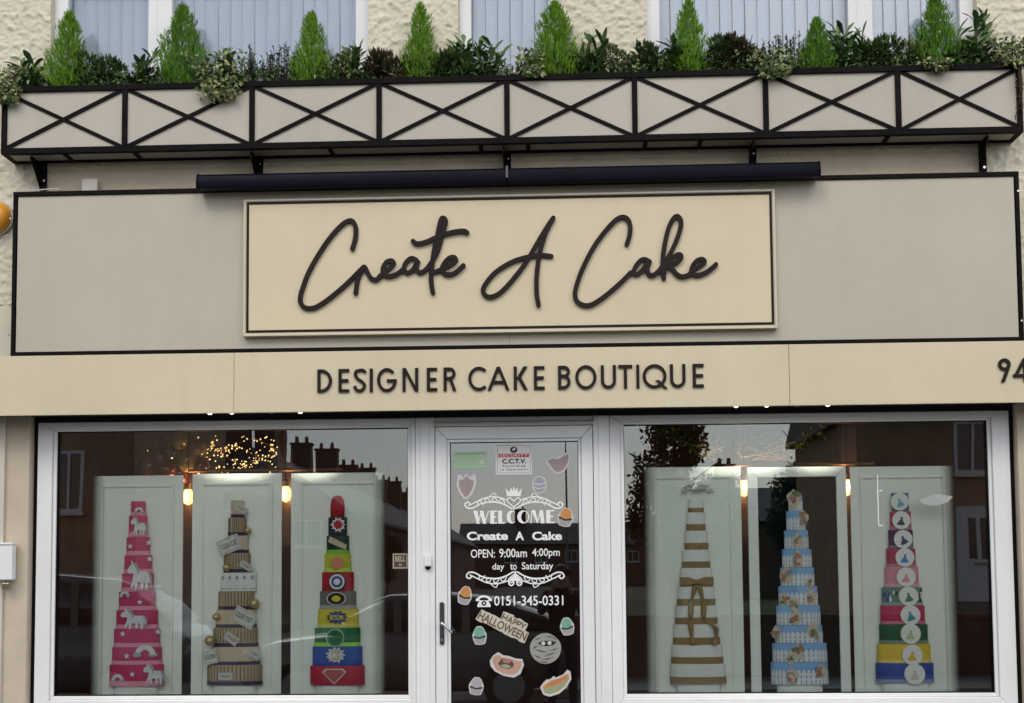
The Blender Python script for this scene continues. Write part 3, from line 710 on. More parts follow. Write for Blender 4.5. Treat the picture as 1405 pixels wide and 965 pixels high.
def shrub(name, px, ptop, wpx_, kind, seed, label, group='leafy shrubs in the balcony planter', pbase=100, py=None):
    r = random.Random(seed); y0 = PY if py is None else py
    x0, _ = P(px, 95, y0); zt = P(px, ptop-(3 if kind != 'ivy' else 0), y0)[1]; w = wpx_/226/2*(1.15 if kind != 'ivy' else 1.); base = min(rim-.01, zt-.05); h = zt-base
    t = thing(name, label, 'shrub', (x0, y0, base), group)
    b = MB(); sb = MB()
    if kind == 'laurel':
        for k in range(r.randint(5, 7)):
            a = r.uniform(0, 6.28); rr = w*.55*r.random(); top = Vector((x0+rr*math.cos(a)*1.3, y0+rr*math.sin(a)*.7, base+h*(r.uniform(.45, .8) if k else .82)))
            bs = Vector((x0+rr*.3*math.cos(a), y0, base)); sb.tube([bs, (bs+top)/2+rdir(r)*.01, top], [.004, .003, .002], 5)
            for i in range(14):
                u = r.uniform(.1, 1.); p = bs.lerp(top, u); az = r.uniform(0, 6.28); el = r.uniform(.0, .8)+.45*u*u
                d = Vector((math.cos(az)*math.cos(el), math.sin(az)*math.cos(el)*.8, math.sin(el)))
                paddle(b, p, d, r.uniform(.065, .105)*min(1.15, .65+w*4), r.uniform(.030, .042), Vector((0, -.5, 1))+rdir(r)*.35, .14, r.uniform(0, .7))
        m = LAUR
    elif kind in ('skimmia', 'photinia', 'varieg'):
        n = int(190+w*2200); sz = {'skimmia': (.032, .054, .019), 'photinia': (.038, .062, .022), 'varieg': (.022, .036, .017)}[kind]
        for k in range(6):
            a = r.uniform(0, 6.28); top = Vector((x0+w*.7*math.cos(a), y0+w*.4*math.sin(a), base+h*r.uniform(.5, .85))); sb.tube([(x0, y0, base), top], [.004, .002], 5)
        lob = [(r.uniform(-.75, .75), r.uniform(.35, 1.)) for _ in range(5)]
        for i in range(n):
            lx, lz = r.choice(lob); g = rdir(r)
            p = Vector((x0+w*(lx*.8+g.x*.38), y0+.06*g.y, base+h*(lz*.72+g.z*.24))); p.z = max(base, p.z)
            leaf(b, p, (g+Vector((0, -.25, .55))).normalized(), r.uniform(sz[0], sz[1]), sz[2], rdir(r, .8), .2, r.uniform(0, .5))
        for i in range(int(n*.45)):
            p = Vector((x0+w*r.uniform(-1.05, 1.05), y0+r.uniform(-.07, .05), base+h*.45*r.random()))
            leaf(b, p, rdir(r, .5), r.uniform(sz[0], sz[1]), sz[2], rdir(r), .2)
        m = {'skimmia': SKIM, 'photinia': PHOT, 'varieg': VARI}[kind]
    elif kind == 'spike':
        for k in range(int(9+wpx_*.35)):
            a = r.uniform(-1, 1); top = Vector((x0+w*a+r.gauss(0, .006), y0+r.uniform(-.05, .05), base+h*(1-.35*abs(a))*r.uniform(.72, 1.)))
            bs = Vector((x0+w*a*.8, y0+r.uniform(-.03, .03), base)); sb.tube([bs, top], [.003, .0015], 5)
            for i in range(34):
                u = r.uniform(.15, 1.); leaf(b, bs.lerp(top, u), rdir(r, .9), r.uniform(.014, .026), .007, rdir(r), .2)
        m = SPIK
    elif kind == 'ivy':
        zb_ = P(px, pbase, y0)[1]
        for k in range(int(260+w*1900)):
            g = rdir(r); u = r.random(); ww = w*(1-.55*u)
            p = Vector((x0+ww*g.x*1.0+ww*.3*r.uniform(-1, 1)+w*.25*u, 0, zt+(zb_-zt)*u))
            over = p.z < rim+.015
            p.y = (PF-.012-abs(r.gauss(0, .018))) if over else r.uniform(PF-.03, y0+.05)
            leaf(b, p, (rdir(r)+Vector((0, -.5, -.3))).normalized(), r.uniform(.020, .036), .021, Vector((0, -1, .3))+rdir(r)*.6, .15, .3)
        for k in range(6):
            a = x0+w*r.uniform(-.7, .8); e_ = zb_+(zt-zb_)*r.uniform(0, .4)
            sb.tube(catmull([(a, y0, rim), (a+.01, PF+.005, rim+.02), (a+.015, PF-.018, rim-.02), (a+r.uniform(-.02, .05), PF-.014, min(e_, rim-.03))], 4), .0018, 5)
        m = VARI
    b.build('foliage', m, t); sb.build('stems', STEM, t)
    return t
SH = [
 ('laurel_shrub', 38, 76, 48, 'laurel', 'broad leaved dark shrub between the corner ivy and first conifer'),
 ('skimmia_shrub', 140, 73, 66, 'skimmia', 'low dense dark shrub in front of the window mullion base near the alarm end'),
 ('laurel_shrub', 196, 68, 46, 'laurel', 'small dark broad leaved shrub touching the broadest conifer near the alarm end'),
 ('laurel_shrub', 312, 58, 34, 'laurel', 'upright leafy shoot rising out of the bushy variegated ivy'),
 ('rosemary_shrub', 346, 67, 12, 'spike', 'single thin dark spike plant between ivy and spiky bush'),
 ('rosemary_shrub', 386, 57, 54, 'spike', 'dark upright spiky shrub beside the slim yellow green conifer'),
 ('variegated_shrub', 458, 74, 44, 'varieg', 'cream flecked small leaved shrub right after the slim yellow green conifer'),
 ('laurel_shrub', 484, 62, 36, 'laurel', 'small laurel like shrub before the wide upper window jamb above Create'),
 ('photinia_shrub', 536, 64, 56, 'photinia', 'reddish tinted leafy shrub beside the narrow tall conifer'),
 ('skimmia_shrub', 613, 58, 58, 'skimmia', 'dense dark shrub following the narrow tall conifer'),
 ('laurel_shrub', 634, 50, 34, 'laurel', 'tall leaf rosette at the jamb of the narrow upper window'),
 ('laurel_shrub', 670, 54, 46, 'laurel', 'broad leaved shrub in front of the narrow upper window sill'),
 ('skimmia_shrub', 795, 74, 36, 'skimmia', 'low dark shrub tucked behind the broad conifer above the A'),
 ('laurel_shrub', 808, 44, 54, 'laurel', 'large leaf rosette against roughcast above the gap between A and Cake'),
 ('variegated_shrub', 850, 67, 50, 'varieg', 'pale flecked shrub against roughcast above the C of Cake'),
 ('skimmia_shrub', 890, 56, 42, 'skimmia', 'fine dark shrub at the jamb of the wide window above Cake'),
 ('laurel_shrub', 921, 54, 44, 'laurel', 'dark broad leaved shrub just before the tall slim conifer'),
 ('skimmia_shrub', 985, 52, 62, 'skimmia', 'dense dark rounded shrub just after the tall slim conifer'),
 ('skimmia_shrub', 1018, 44, 48, 'photinia', 'taller dark shrub with a bronze tint next to the trailing ivy above Cake'),
 ('rosemary_shrub', 1082, 40, 66, 'spike', 'spiky dark rosemary like shrub next to the short soft green conifer'),
 ('laurel_shrub', 1152, 35, 52, 'laurel', 'broad leaved shrub just before the mullion of the window above Cake'),
 ('laurel_shrub', 1182, 40, 44, 'laurel', 'broad leaved shrub in front of the mullion of the window above Cake'),
 ('skimmia_shrub', 1218, 50, 74, 'skimmia', 'wide dark shrub between the mullion and the tall dense conifer'),
 ('variegated_shrub', 1250, 58, 40, 'varieg', 'small flecked shrub directly before the tall dense conifer'),
 ('laurel_shrub', 1342, 10, 76, 'laurel', 'largest broad leaved shrub rising above the planter end away from the alarm'),
 ('skimmia_shrub', 1318, 62, 50, 'skimmia', 'dark low shrub beneath the largest broad leaved shrub')]
for i, (nm, px, pt, w_, kd, lb_) in enumerate(SH): shrub(nm, px, pt, w_, kd, 40+i, lb_)
IV = [(14, 98, 62, 152, 'variegated trailing ivy spilling over the planter corner near the alarm'),
      (300, 78, 84, 147, 'bushy variegated ivy hanging low over the planter front above the C of Create'),
      (728, 76, 40, 114, 'small variegated ivy sprig over the planter rim below the narrow window'),
      (1050, 74, 68, 116, 'variegated ivy trailing over a planter post above the e of Cake'),
      (1276, 92, 36, 106, 'short pale ivy sprig over the rim below the tall dense conifer'),
      (1382, 58, 66, 100, 'pale bushy variegated ivy at the planter corner by the largest shrub')]
for i, (px, a, w_, b_, lb_) in enumerate(IV): shrub('ivy_plant', px, a, w_, 'ivy', 90+i, lb_, 'variegated ivy in the balcony planter', b_)
r = random.Random(5); x0 = P(1394, 120, PF-.02)[0]; b = MB(); sb = MB()
t = thing('dried_trailer', 'dry brown trailing twigs hanging over the last planter panel', 'plant', (x0, PF-.02, rim))
for k in range(5):
    e_ = P(1394, r.uniform(125, 165), PF)[1]; a = x0+r.uniform(-.04, .03)
    pts = catmull([(a, PY, rim), (a, PF-.01, rim+.01), (a+.01, PF-.02, (rim+e_)/2), (a+r.uniform(-.03, .03), PF-.016, e_)], 5); sb.tube(pts, .0015, 5)
    for i in range(22): q = Vector(pts[r.randrange(6, len(pts))]); leaf(b, q, rdir(r, -.5), .016, .009, rdir(r))
b.build('foliage', DRY, t); sb.build('stems', STEM, t)
# low ground cover filling the box between the plants
b = MB(); r = random.Random(77)
for i in range(9000):
    x = r.uniform(pxl+.03, pxr-.03); hh = .085+.08*max(0, noise.noise(Vector((x*5, 1.3, 0)))+.3)
    leaf(b, Vector((x, r.uniform(PF+.035, PB-.01), rim-.01+hh*r.random())), rdir(r, .6), r.uniform(.025, .045), .014, rdir(r, .5), .2)
tag(b.build('ground_cover', SKIM), 'dark green low foliage filling the planter between the shrubs', 'plants', kind='stuff')

# ------------------------------------------------------------------ display boards and cakes in the windows
YBD = .125; YC = .110; SQ = .36     # boards stand close behind the glass, cakes are shallow half-round dummies
def boardmat(name, side, a, b_):
    """pale board; on the outer side the print fades out to clear acrylic (alpha ramp in metres)"""
    m = mat(name, (.80, .83, .77), .45, .03, 2)
    if side:
        n = m.node_tree.nodes; l = m.node_tree.links; bs = n['Principled BSDF']
        tc = n.new('ShaderNodeTexCoord'); sp = n.new('ShaderNodeSeparateXYZ'); mr = n.new('ShaderNodeMapRange'); mr.interpolation_type = 'SMOOTHSTEP'
        mr.inputs[1].default_value = a; mr.inputs[2].default_value = b_
        l.new(tc.outputs['Object'], sp.inputs[0]); l.new(sp.outputs[0], mr.inputs[0]); l.new(mr.outputs[0], bs.inputs['Alpha'])
    return m
BOARDS = [  # px0, px1, ptop, pbottom, fade (+1 outer edge at left, -1 right), label
 (124, 250, 653, 958, 1, 'pale panelled display board behind the pink unicorn cake'),
 (263, 386, 650, 958, 0, 'pale panelled display board behind the golden ticket cake'),
 (399, 530, 649, 958, -1, 'pale panelled display board behind the multicoloured comic cake'),
 (884, 1019, 641, 956, 1, 'pale panelled display board behind the white and gold banded cake'),
 (1028, 1164, 641, 956, 2, 'white framed black display board behind the picket fence cake'),
 (1170, 1314, 640, 956, -1, 'pale panelled display board behind the cake with round portrait discs')]
WHB = mat('white_board', (.82, .84, .79), .45, .03, 3)
for i, (a, b_, t_, u, fd, lb_) in enumerate(BOARDS):
    x0, x1, z0, z1 = RECT(a, t_, b_, u, YBD); z0 = .742
    t = thing('display_board', lb_, 'display board', ((x0+x1)/2, YBD, z0), 'display boards standing in the shop windows')
    if fd == 2:
        mitred(x0, x1, z0, z1, .060, YBD-.012, YBD+.012).build('frame', WHB, t, bevel=.003)
        MB().box(x0+.055, x1-.055, YBD+.001, YBD+.008, z0+.055, z1-.055).build('panel', mat('black_print', (.003, .005, .004), .7, .3, 5, spec=.03), t)
    else:
        m = boardmat('board_%s' % 'abcdef'[i], fd, (x0 if fd > 0 else x1), (x0+.10 if fd > 0 else x1-.10)) if fd else WHB
        MB().box(x0, x1, YBD, YBD+.012, z0, z1).build('panel', m, t)
        if fd == 0: mitred(x0+.055, x1-.055, z0+.06, z1-.055, .016, YBD-.010, YBD-.0004).build('moulding', m, t, bevel=.002)
        else:
            xa, xb = (x0+.06, x1-.055) if fd > 0 else (x0+.055, x1-.06)
            mitred(xa, xb, z0+.06, z1-.055, .016, YBD-.010, YBD-.0004).build('moulding', m, t, bevel=.002)
def q2(org, sx): return lambda x, y: (org[0]+x*sx, org[1]+y*sx)
ICE = {}
def ice(name, c): 
    return mat('icing_'+name, c, .5, .05, 14, spec=.3)
def tierspan(conv, tops, spans, end):
    out = []
    for i, t_ in enumerate(tops):
        nb_ = tops[i+1] if i+1 < len(tops) else end
        (xa, ya), (xb, yb) = conv(spans[i][0], t_), conv(spans[i][1], nb_)
        X0, _ = P(xa, (ya+yb)/2, YC); X1, _ = P(xb, (ya+yb)/2, YC)
        out.append(((X0+X1)/2, (X1-X0)/2, P((xa+xb)/2, yb, YC)[1], P((xa+xb)/2, ya, YC)[1]))
    return out
def pedestal(t, cx, r_, z):
    if z > .75: MB().lathe([(r_*.8, .741), (r_*.8, z-.001)], cx, YC, 24, SQ).build('base_stand', WHB, t)
def tier(t, cx, r_, z0, z1, m, name='tier', rnd=.004):
    return MB().lathe([(r_-.001, z0+.0005), (r_, z0+.003), (r_, z1-rnd), (r_-rnd*.3, z1-rnd*.3), (r_-rnd, z1-.0005)], cx, YC, 40, SQ).build(name, m, t, smooth=30)
def band(t, cx, r_, z0, z1, m, name='ribbon_band', off=.0025):
    return MB().lathe([(r_*.8, z0), (r_+off, z0), (r_+off, z1), (r_*.8, z1)], cx, YC, 40, SQ).build(name, m, t, smooth=30)
def wrap(b, pts, cx, r_, off=.004, th=.0025):
    """flat cut-out (x,z) bent round the tier's front"""
    n = len(pts)
    a = sum(pts[i][0]*pts[(i+1) % n][1]-pts[(i+1) % n][0]*pts[i][1] for i in range(n))
    if a < 0: pts = pts[::-1]
    def y(x, o):
        q = max(-.985, min(.985, (x-cx)/(r_+o))); return YC-SQ*r_*math.sqrt(1-q*q)-o
    v = [(x, y(x, off+th), z) for x, z in pts]+[(x, y(x, off), z) for x, z in pts]
    b.add(v, [tuple(range(n)), tuple(range(2*n-1, n-1, -1))]+[(i, i+n, (i+1) % n+n, (i+1) % n) for i in range(n)]); return b
def card(b, pts, cx, r_, off=.004, th=.002):
    """flat stiff card standing tangent in front of the tier"""
    xm = sum(p[0] for p in pts)/len(pts); q = max(-.8, min(.8, (xm-cx)/r_)); sl = SQ*q/math.sqrt(1-q*q); y0 = YC-SQ*r_*math.sqrt(1-q*q)-off-.003
    n = len(pts)
    a = sum(pts[i][0]*pts[(i+1) % n][1]-pts[(i+1) % n][0]*pts[i][1] for i in range(n))
    if a < 0: pts = pts[::-1]
    Yf = lambda x: y0+sl*.6*(x-xm)
    v = [(x, Yf(x)-th, z) for x, z in pts]+[(x, Yf(x), z) for x, z in pts]
    b.add(v, [tuple(range(n)), tuple(range(2*n-1, n-1, -1))]+[(i, i+n, (i+1) % n+n, (i+1) % n) for i in range(n)]); return b
SILV = mat('silver_card', (.66, .68, .70), .4, .12, 30); SILD = mat('silver_grey', (.33, .35, .38), .4, .15, 30)
GOLD = mat('gold_foil', (.55, .40, .20), .32, .12, 20, metal=.6)
def thingcake(lb_, cx, z): return thing('tiered_cake', lb_, 'cake', (cx, YC, z), 'tall tiered display cakes in the shop windows')
def lighter(c, k=.45): return tuple(min(1, v+(1-v)*k) for v in c)

# unicorn outline (side view, facing left), unit box
UNI = [(.05,.62),(.10,.74),(.22,.82),(.20,1.0),(.28,.86),(.40,.88),(.50,.76),(.52,.64),(.66,.60),(.80,.62),(.88,.58),(.96,.40),(1.0,.18),(.92,.30),(.88,.10),(.88,0),(.80,0),(.78,.22),(.72,.30),(.70,.06),(.62,.0),(.60,.26),(.46,.26),(.44,.02),(.36,0),(.36,.26),(.26,.08),(.18,.08),(.28,.36),(.30,.54),(.18,.54),(.10,.54)]
MANE = [(.28,.84),(.40,.86),(.52,.74),(.54,.56),(.46,.48),(.46,.62),(.38,.74)]
TAIL = [(.80,.60),(.92,.62),(1.02,.46),(1.04,.18),(.96,.10),(.95,.34),(.88,.50)]
def fit(poly, x0, x1, z0, z1): return [(x0+(x1-x0)*a, z0+(z1-z0)*b_) for a, b_ in poly]
def arcpoly(cx, cz, r0, r1, n=10): return [(cx+r1*math.cos(math.pi*i/n), cz+r1*math.sin(math.pi*i/n)) for i in range(n+1)]+[(cx+r0*math.cos(math.pi*i/n), cz+r0*math.sin(math.pi*i/n)) for i in range(n, -1, -1)]

# ---- cake 1: pink with unicorn cut-outs
c1 = q2((140, 670), 100/345)
tops = [62, 130, 232, 318, 403, 490, 578, 665, 752, 834]
sp = [(137,205),(127,214),(116,226),(106,236),(94,245),(80,253),(68,264),(57,273),(48,282),(36,292)]
T = tierspan(c1, tops, sp, 935)
k1 = thingcake('ten tier hot pink cake with silver unicorn cut outs', T[-1][0], .742); pedestal(k1, T[-1][0], T[-1][1], T[-1][2])
HP = ice('hot_pink', (.52, .035, .13)); LP = ice('light_pink', (.78, .30, .40))
for cx, r_, z0, z1 in T: tier(k1, cx, r_, z0, z1, HP); band(k1, cx, r_, z0+.001, z0+(z1-z0)*.24, LP)
def uni(x0, y0, x1, y1, ti):
    a = P(*c1(x0, y1), YC-.05); b_ = P(*c1(x1, y0), YC-.05); cx, r_, _, _ = T[ti]
    u = card(MB(), fit(UNI, a[0], b_[0], a[1], b_[1]), cx, r_).build('unicorn_cutout', SILV, k1)
    card(card(MB(), fit(MANE, a[0], b_[0], a[1], b_[1]), cx, r_, .0065), fit(TAIL, a[0], b_[0], a[1], b_[1]), cx, r_, .0065).build('mane_and_tail', SILD, u)
uni(128, 125, 205, 225, 2); uni(112, 335, 228, 485, 4); uni(82, 562, 212, 668, 7); uni(192, 822, 292, 930, 9)
for (x, y, s_, ti) in ((168, 100, 42, 0), (205, 765, 95, 8), (75, 895, 60, 9), (105, 500, 50, 5)):
    X, Z = P(*c1(x, y+s_*.25), YC-.05); s_ = s_*.29/226/2; cx, r_, _, _ = T[ti]
    o = card(MB(), arcpoly(X, Z, s_*.5, s_), cx, r_).build('rainbow_cutout', SILV, k1)
    bb = MB()
    for sx in (-1, 1): card(bb, [(X+sx*s_*.75+s_*.45*math.cos(q*.6), Z+s_*.25*math.sin(q*.6)) for q in range(10)], cx, r_, .0065)
    bb.build('cloud', SILD, o)
for (x, y, ti) in ((128, 275, 2), (215, 258, 2), (220, 335, 3), (98, 690, 7), (262, 680, 7), (120, 795, 8), (178, 540, 5), (148, 880, 9)):
    X, Z = P(*c1(x, y), YC-.05); cx, r_, _, _ = T[ti]; s_ = .019
    card(MB(), [(X+s_*(1 if q % 2 == 0 else .45)*math.cos(math.pi*q/5+.3), Z+s_*(1 if q % 2 == 0 else .45)*math.sin(math.pi*q/5+.3)) for q in range(10)], cx, r_).build('star_cutout', SILV, k1)
# ---- cake 2: tan and striped with tickets and golden eggs
c2 = q2((270, 670), 100/345)
tops = [57, 140, 225, 308, 400, 487, 575, 660, 750, 835]
sp = [(162,225),(150,235),(143,245),(128,255),(112,284),(103,272),(92,283),(80,290),(68,300),(50,310)]
T = tierspan(c2, tops, sp, 930)
k2 = thingcake('ten tier tan striped cake with golden ticket cards and gold eggs', T[-1][0], .742); pedestal(k2, T[-1][0], T[-1][1], T[-1][2])
TAN = ice('tan', (.44, .34, .22)); TAN2 = ice('tan_light', (.55, .45, .32)); STRD = ice('stripe_brown', (.16, .10, .055)); PUR = ice('purple', (.045, .012, .07)); WHI = ice('white', (.74, .74, .72))
for i, (cx, r_, z0, z1) in enumerate(T):
    tier(k2, cx, r_, z0, z1, WHI if i == 4 else (TAN2 if i % 2 == 0 else TAN))
    if i != 4: band(k2, cx, r_, z0+.001, z0+(z1-z0)*.20, PUR)
    else:
        bb = MB()
        for q in range(5):
            X = cx-r_*.8+r_*1.6*q/4; wrap(bb, [(X+.010*math.cos(a*.9), z1-.03+.014*math.sin(a*.9)) for a in range(7)], cx, r_, .001, .001); wrap(bb, [(X-.016, z0+.012), (X+.016, z0+.012), (X+.016, z0+.018), (X-.016, z0+.018)], cx, r_, .001, .001)
        bb.build('grey_swirls', SILD, k2)
    if i % 2 == 1:
        bb = MB(); n = int(10+i)
        for q in range(n):
            a = math.radians(-80+160*(q+.5)/n); X = cx+r_*math.sin(a); w_ = .003*max(.35, math.cos(a))
            wrap(bb, [(X-w_, z0+(z1-z0)*.22), (X+w_, z0+(z1-z0)*.22), (X+w_, z1-.003), (X-w_, z1-.003)], cx, r_, .0004, .0018)
        o = bb.build('stripes', STRD, k2); o['kind'] = 'stuff'
def ticket(x, y, w_, h_, ang, ti, txt):
    X, Z = P(*c2(x, y), YC-.05); w_, h_ = w_*.29/226, h_*.29/226; cx, r_, _, _ = T[ti]
    y0 = YC-SQ*r_-.010
    o = MB().prism(rot2([(X-w_/2, Z-h_/2), (X+w_/2, Z-h_/2), (X+w_/2, Z+h_/2), (X-w_/2, Z+h_/2)], X, Z, ang), y0-.002, y0).build('ticket_card', TK, k2)
    bb = MB(); 
    for (ax0, ax1, az0, az1) in ((-.46, .46, -.43, -.38), (-.46, .46, .38, .43), (-.46, -.43, -.38, .38), (.43, .46, -.38, .38)):
        bb.prism(rot2([(X+w_*ax0, Z+h_*az0), (X+w_*ax1, Z+h_*az0), (X+w_*ax1, Z+h_*az1), (X+w_*ax0, Z+h_*az1)], X, Z, ang), y0-.0028, y0-.0021)
    bb.build('border', SILD, o)
    me = text_mesh(txt, X-w_*.38, X+w_*.38, Z-h_*.16, Z+h_*.18, y0-.0032, bold=.015)
    for v_ in me.vertices: 
        (nx_, nz_), = rot2([(v_.co.x, v_.co.z)], X, Z, ang); v_.co.x, v_.co.z = nx_, nz_
    obj('print', me, TKD, o)
TK = mat('ticket_paper', (.62, .60, .55), .6, .06, 30); TKD = mat('ticket_ink', (.05, .045, .05), .6)
ticket(150, 268, 110, 74, 22, 2, 'GOLDEN TICKET'); ticket(225, 612, 110, 74, -27, 6, 'GOLDEN TICKET'); ticket(205, 95, 62, 34, -33, 0, 'TICKET'); ticket(232, 368, 62, 32, -33, 3, 'TICKET'); ticket(166, 712, 70, 42, -35, 7, 'TICKET'); ticket(278, 785, 52, 44, -30, 8, 'TICKET'); ticket(66, 798, 66, 66, 12, 8, 'GOLDEN'); ticket(140, 890, 66, 34, 0, 9, 'TICKET')
for (x, y, s_, ti) in ((236, 200, 18, 1), (138, 376, 21, 3), (270, 546, 26, 5), (90, 610, 20, 6), (62, 722, 28, 7)):
    X, Z = P(*c2(x, y), YC-.05); s_ = s_*.29/226; cx, r_, _, _ = T[ti]; MB().sphere((X, YC-SQ*.8*r_-.004, Z), s_, 18, 12, 1, 1, .9).build('gold_egg', GOLD, k2, smooth=0)
# ---- cake 3: comic colours
c3 = q2((410, 670), 100/345)
tops = [35, 138, 225, 310, 397, 487, 572, 660, 748, 838]
sp = [(150,216),(140,228),(132,238),(122,247),(110,260),(100,271),(90,283),(75,291),(65,301),(54,312)]
T = tierspan(c3, tops, sp, 930)
k3 = thingcake('ten tier multicoloured cake with comic bursts and plain round badges', T[-1][0], .742); pedestal(k3, T[-1][0], T[-1][1], T[-1][2])
col3 = [(.40,.012,.02),(.008,.012,.035),(.008,.045,.02),(.50,.52,.03),(.38,.008,.02),(.14,.14,.13),(.62,.50,.02),(.01,.15,.04),(.015,.06,.36),(.45,.02,.05)]
base3 = [None, None, (.2,.5,.05), (.5,.7,.1), None, (.35,.33,.32), (.6,.6,.1), (.35,.75,.08), None, None]
RED3 = ice('red', (.42, .012, .02)); YEL3 = ice('yellow', (.70, .55, .03)); BLK3 = ice('black', (.008, .007, .007)); BLU3 = ice('blue', (.02, .05, .30))
for i, (cx, r_, z0, z1) in enumerate(T):
    m = ice('comic_%s' % 'abcdefghij'[i], col3[i])
    if i == 0: MB().lathe([(r_, z0), (r_*1.02, z0+(z1-z0)*.5), (r_*.9, z0+(z1-z0)*.78), (r_*.6, z0+(z1-z0)*.94), (r_*.15, z1)], cx, YC, 28, SQ).build('dome_tier', m, k3, smooth=0)
    else: tier(k3, cx, r_, z0, z1, m)
    if base3[i]: band(k3, cx, r_, z0+.001, z0+(z1-z0)*.22, ice('comic_base_%s' % 'abcdefghij'[i], base3[i]))
def burst(X, Z, s_, n, e_=.72, seed=1, sx=1., sz=1.):
    r = random.Random(seed); return [(X+sx*s_*(r.uniform(.9, 1.1) if q % 2 == 0 else e_)*math.cos(math.pi*q/n), Z+sz*s_*(r.uniform(.9, 1.1) if q % 2 == 0 else e_)*math.sin(math.pi*q/n)) for q in range(2*n)]
def at3(x, y): return P(*c3(x, y), YC-.05)
X, Z = at3(183, 172); cx, r_ = T[1][0], T[1][1]; o = card(MB(), burst(X, Z, .046, 10), cx, r_).build('burst_badge', WHI, k3); card(MB(), burst(X, Z, .032, 10, seed=2), cx, r_, .0065).build('inner_burst', RED3, o)
X, Z = at3(182, 262); cx, r_ = T[2][0], T[2][1]; card(MB(), rot2([(X-.058, Z-.016), (X+.060, Z-.014), (X+.054, Z+.016), (X-.062, Z+.020)], X, Z, -25), cx, r_).build('cream_scroll', TAN2, k3)
X, Z = at3(180, 355); cx, r_ = T[3][0], T[3][1]; card(MB(), [(X+.043*math.cos(q*.4), Z+.038*math.sin(q*.4)) for q in range(16)], cx, r_).build('round_badge', ice('peach', (.62, .25, .14)), k3)
def rings(x, y, ti, rads, mats_, sx=1.):
    X, Z = at3(x, y); cx, r_ = T[ti][0], T[ti][1]; p = None
    for i, (q, m) in enumerate(zip(rads, mats_)):
        o = card(MB(), [(X+sx*q*math.cos(a*math.pi/14), Z+q*math.sin(a*math.pi/14)) for a in range(28)], cx, r_, .004+.0026*i).build('round_badge' if i == 0 else 'ring', m, p or k3); p = p or o
rings(180, 443, 4, [.052, .046, .034, .020], [BLK3, WHI, BLU3, WHI])
rings(177, 523, 5, [.039, .035, .018], [WHI, BLK3, YEL3], 1.5)
rings(173, 708, 7, [.054, .050, .034], [WHI, ice('badge_green', (.02, .20, .06)), ice('badge_green_d', (.012, .12, .04))])
def comic(x, y, ti, w_, h_, txt, mb1, mb2, mt):
    X, Z = at3(x, y); cx, r_ = T[ti][0], T[ti][1]
    o = card(MB(), burst(X, Z, w_, 11, .75, 5, 1, h_/w_), cx, r_).build('burst_badge', mb1, k3)
    card(MB(), burst(X, Z, w_*.85, 11, .75, 5, 1, h_/w_), cx, r_, .0065).build('inner_burst', mb2, o)
    y0 = YC-SQ*r_-.016; obj('print', text_mesh(txt, X-w_*.62, X+w_*.62, Z-h_*.36, Z+h_*.36, y0, bold=.03), mt, o)
comic(180, 612, 6, .064, .042, 'BOOM', BLK3, BLU3, YEL3); comic(175, 790, 8, .058, .048, 'BAM', WHI, TAN2, WHI)
X, Z = at3(170, 890); cx, r_ = T[9][0], T[9][1]
dm = [(-1, .45), (-.72, .8), (.72, .8), (1, .45), (0, -.85)]
o = card(MB(), [(X+.072*a, Z+.056*b_) for a, b_ in dm], cx, r_).build('shield_badge', WHI, k3); card(MB(), [(X+.063*a, Z+.048*b_+.001) for a, b_ in dm], cx, r_, .0066).build('inner_shield', ice('soft_red', (.42, .10, .09)), o)
# ---- cake 4: white with gold bands, bow and rose
c4 = q2((840, 560), 200/477)
tops = [300, 342, 402, 464, 524, 584, 647, 707, 774, 836]
sp = [(249,298),(243,304),(237,313),(229,320),(222,328),(213,336),(206,343),(200,352),(194,362),(190,372)]
T = tierspan(c4, tops, sp, 902)
k4 = thingcake('ten tier white cake with gold bands, bow and white rose', T[-1][0], .742); pedestal(k4, T[-1][0], T[-1][1], T[-1][2])
GB = ice('gold_band', (.27, .18, .075))
for cx, r_, z0, z1 in T: tier(k4, cx, r_, z0, z1, WHI); band(k4, cx, r_, z0+.001, z0+(z1-z0)*.36, GB, 'gold_band')
X, Z = P(*c4(276, 568), YC-.05); cx, r_ = T[4][0], T[4][1]
bw = card(card(MB(), [(X-.006, Z-.012), (X-.05, Z-.026), (X-.097, Z-.022), (X-.097, Z+.026), (X-.05, Z+.027), (X-.006, Z+.012)], cx, r_, .006, .008), [(X+.006, Z-.012), (X+.05, Z-.026), (X+.102, Z-.022), (X+.102, Z+.028), (X+.05, Z+.027), (X+.006, Z+.012)], cx, r_, .006, .008).build('bow', GB, k4, bevel=.002)
MB().box(X-.009, X+.009, YC-SQ*r_-.024, YC-SQ*r_-.006, Z-.011, Z+.012).build('knot', GB, bw, bevel=.004)
for s_ in (-1, 1):
    pts = catmull([P(*c4(276+s_*6, 580), YC), P(*c4(276+s_*20, 640), YC), P(*c4(276+s_*22, 690-s_*0), YC), P(*c4(276+s_*(60 if s_ > 0 else -0)+(-22 if s_ < 0 else 0), 720), YC), P(*c4(276+s_*(55 if s_ > 0 else 14), 775), YC)], 7)
    bb = MB(); n = len(pts); v = []; f = []
    for i, p in enumerate(pts):
        yy = YC-SQ*np.interp(p[1], [T[-1][2], T[0][3]], [T[-1][1], T[0][1]])-.008-.006*math.sin(i*.7); w_ = .017*(.55+.45*abs(math.cos(i*.33)))
        v += [(p[0]-w_, yy, p[1]), (p[0]+w_, yy-.004, p[1])]
    for i in range(n-1): f.append((2*i, 2*i+1, 2*i+3, 2*i+2))
    o = bb.add(v, f).build('ribbon_tail', GB, k4, smooth=0); sm = o.modifiers.new('solid', 'SOLIDIFY'); sm.thickness = .002
X, Z = P(*c4(278, 278), YC); ro = MB(); r = random.Random(3)
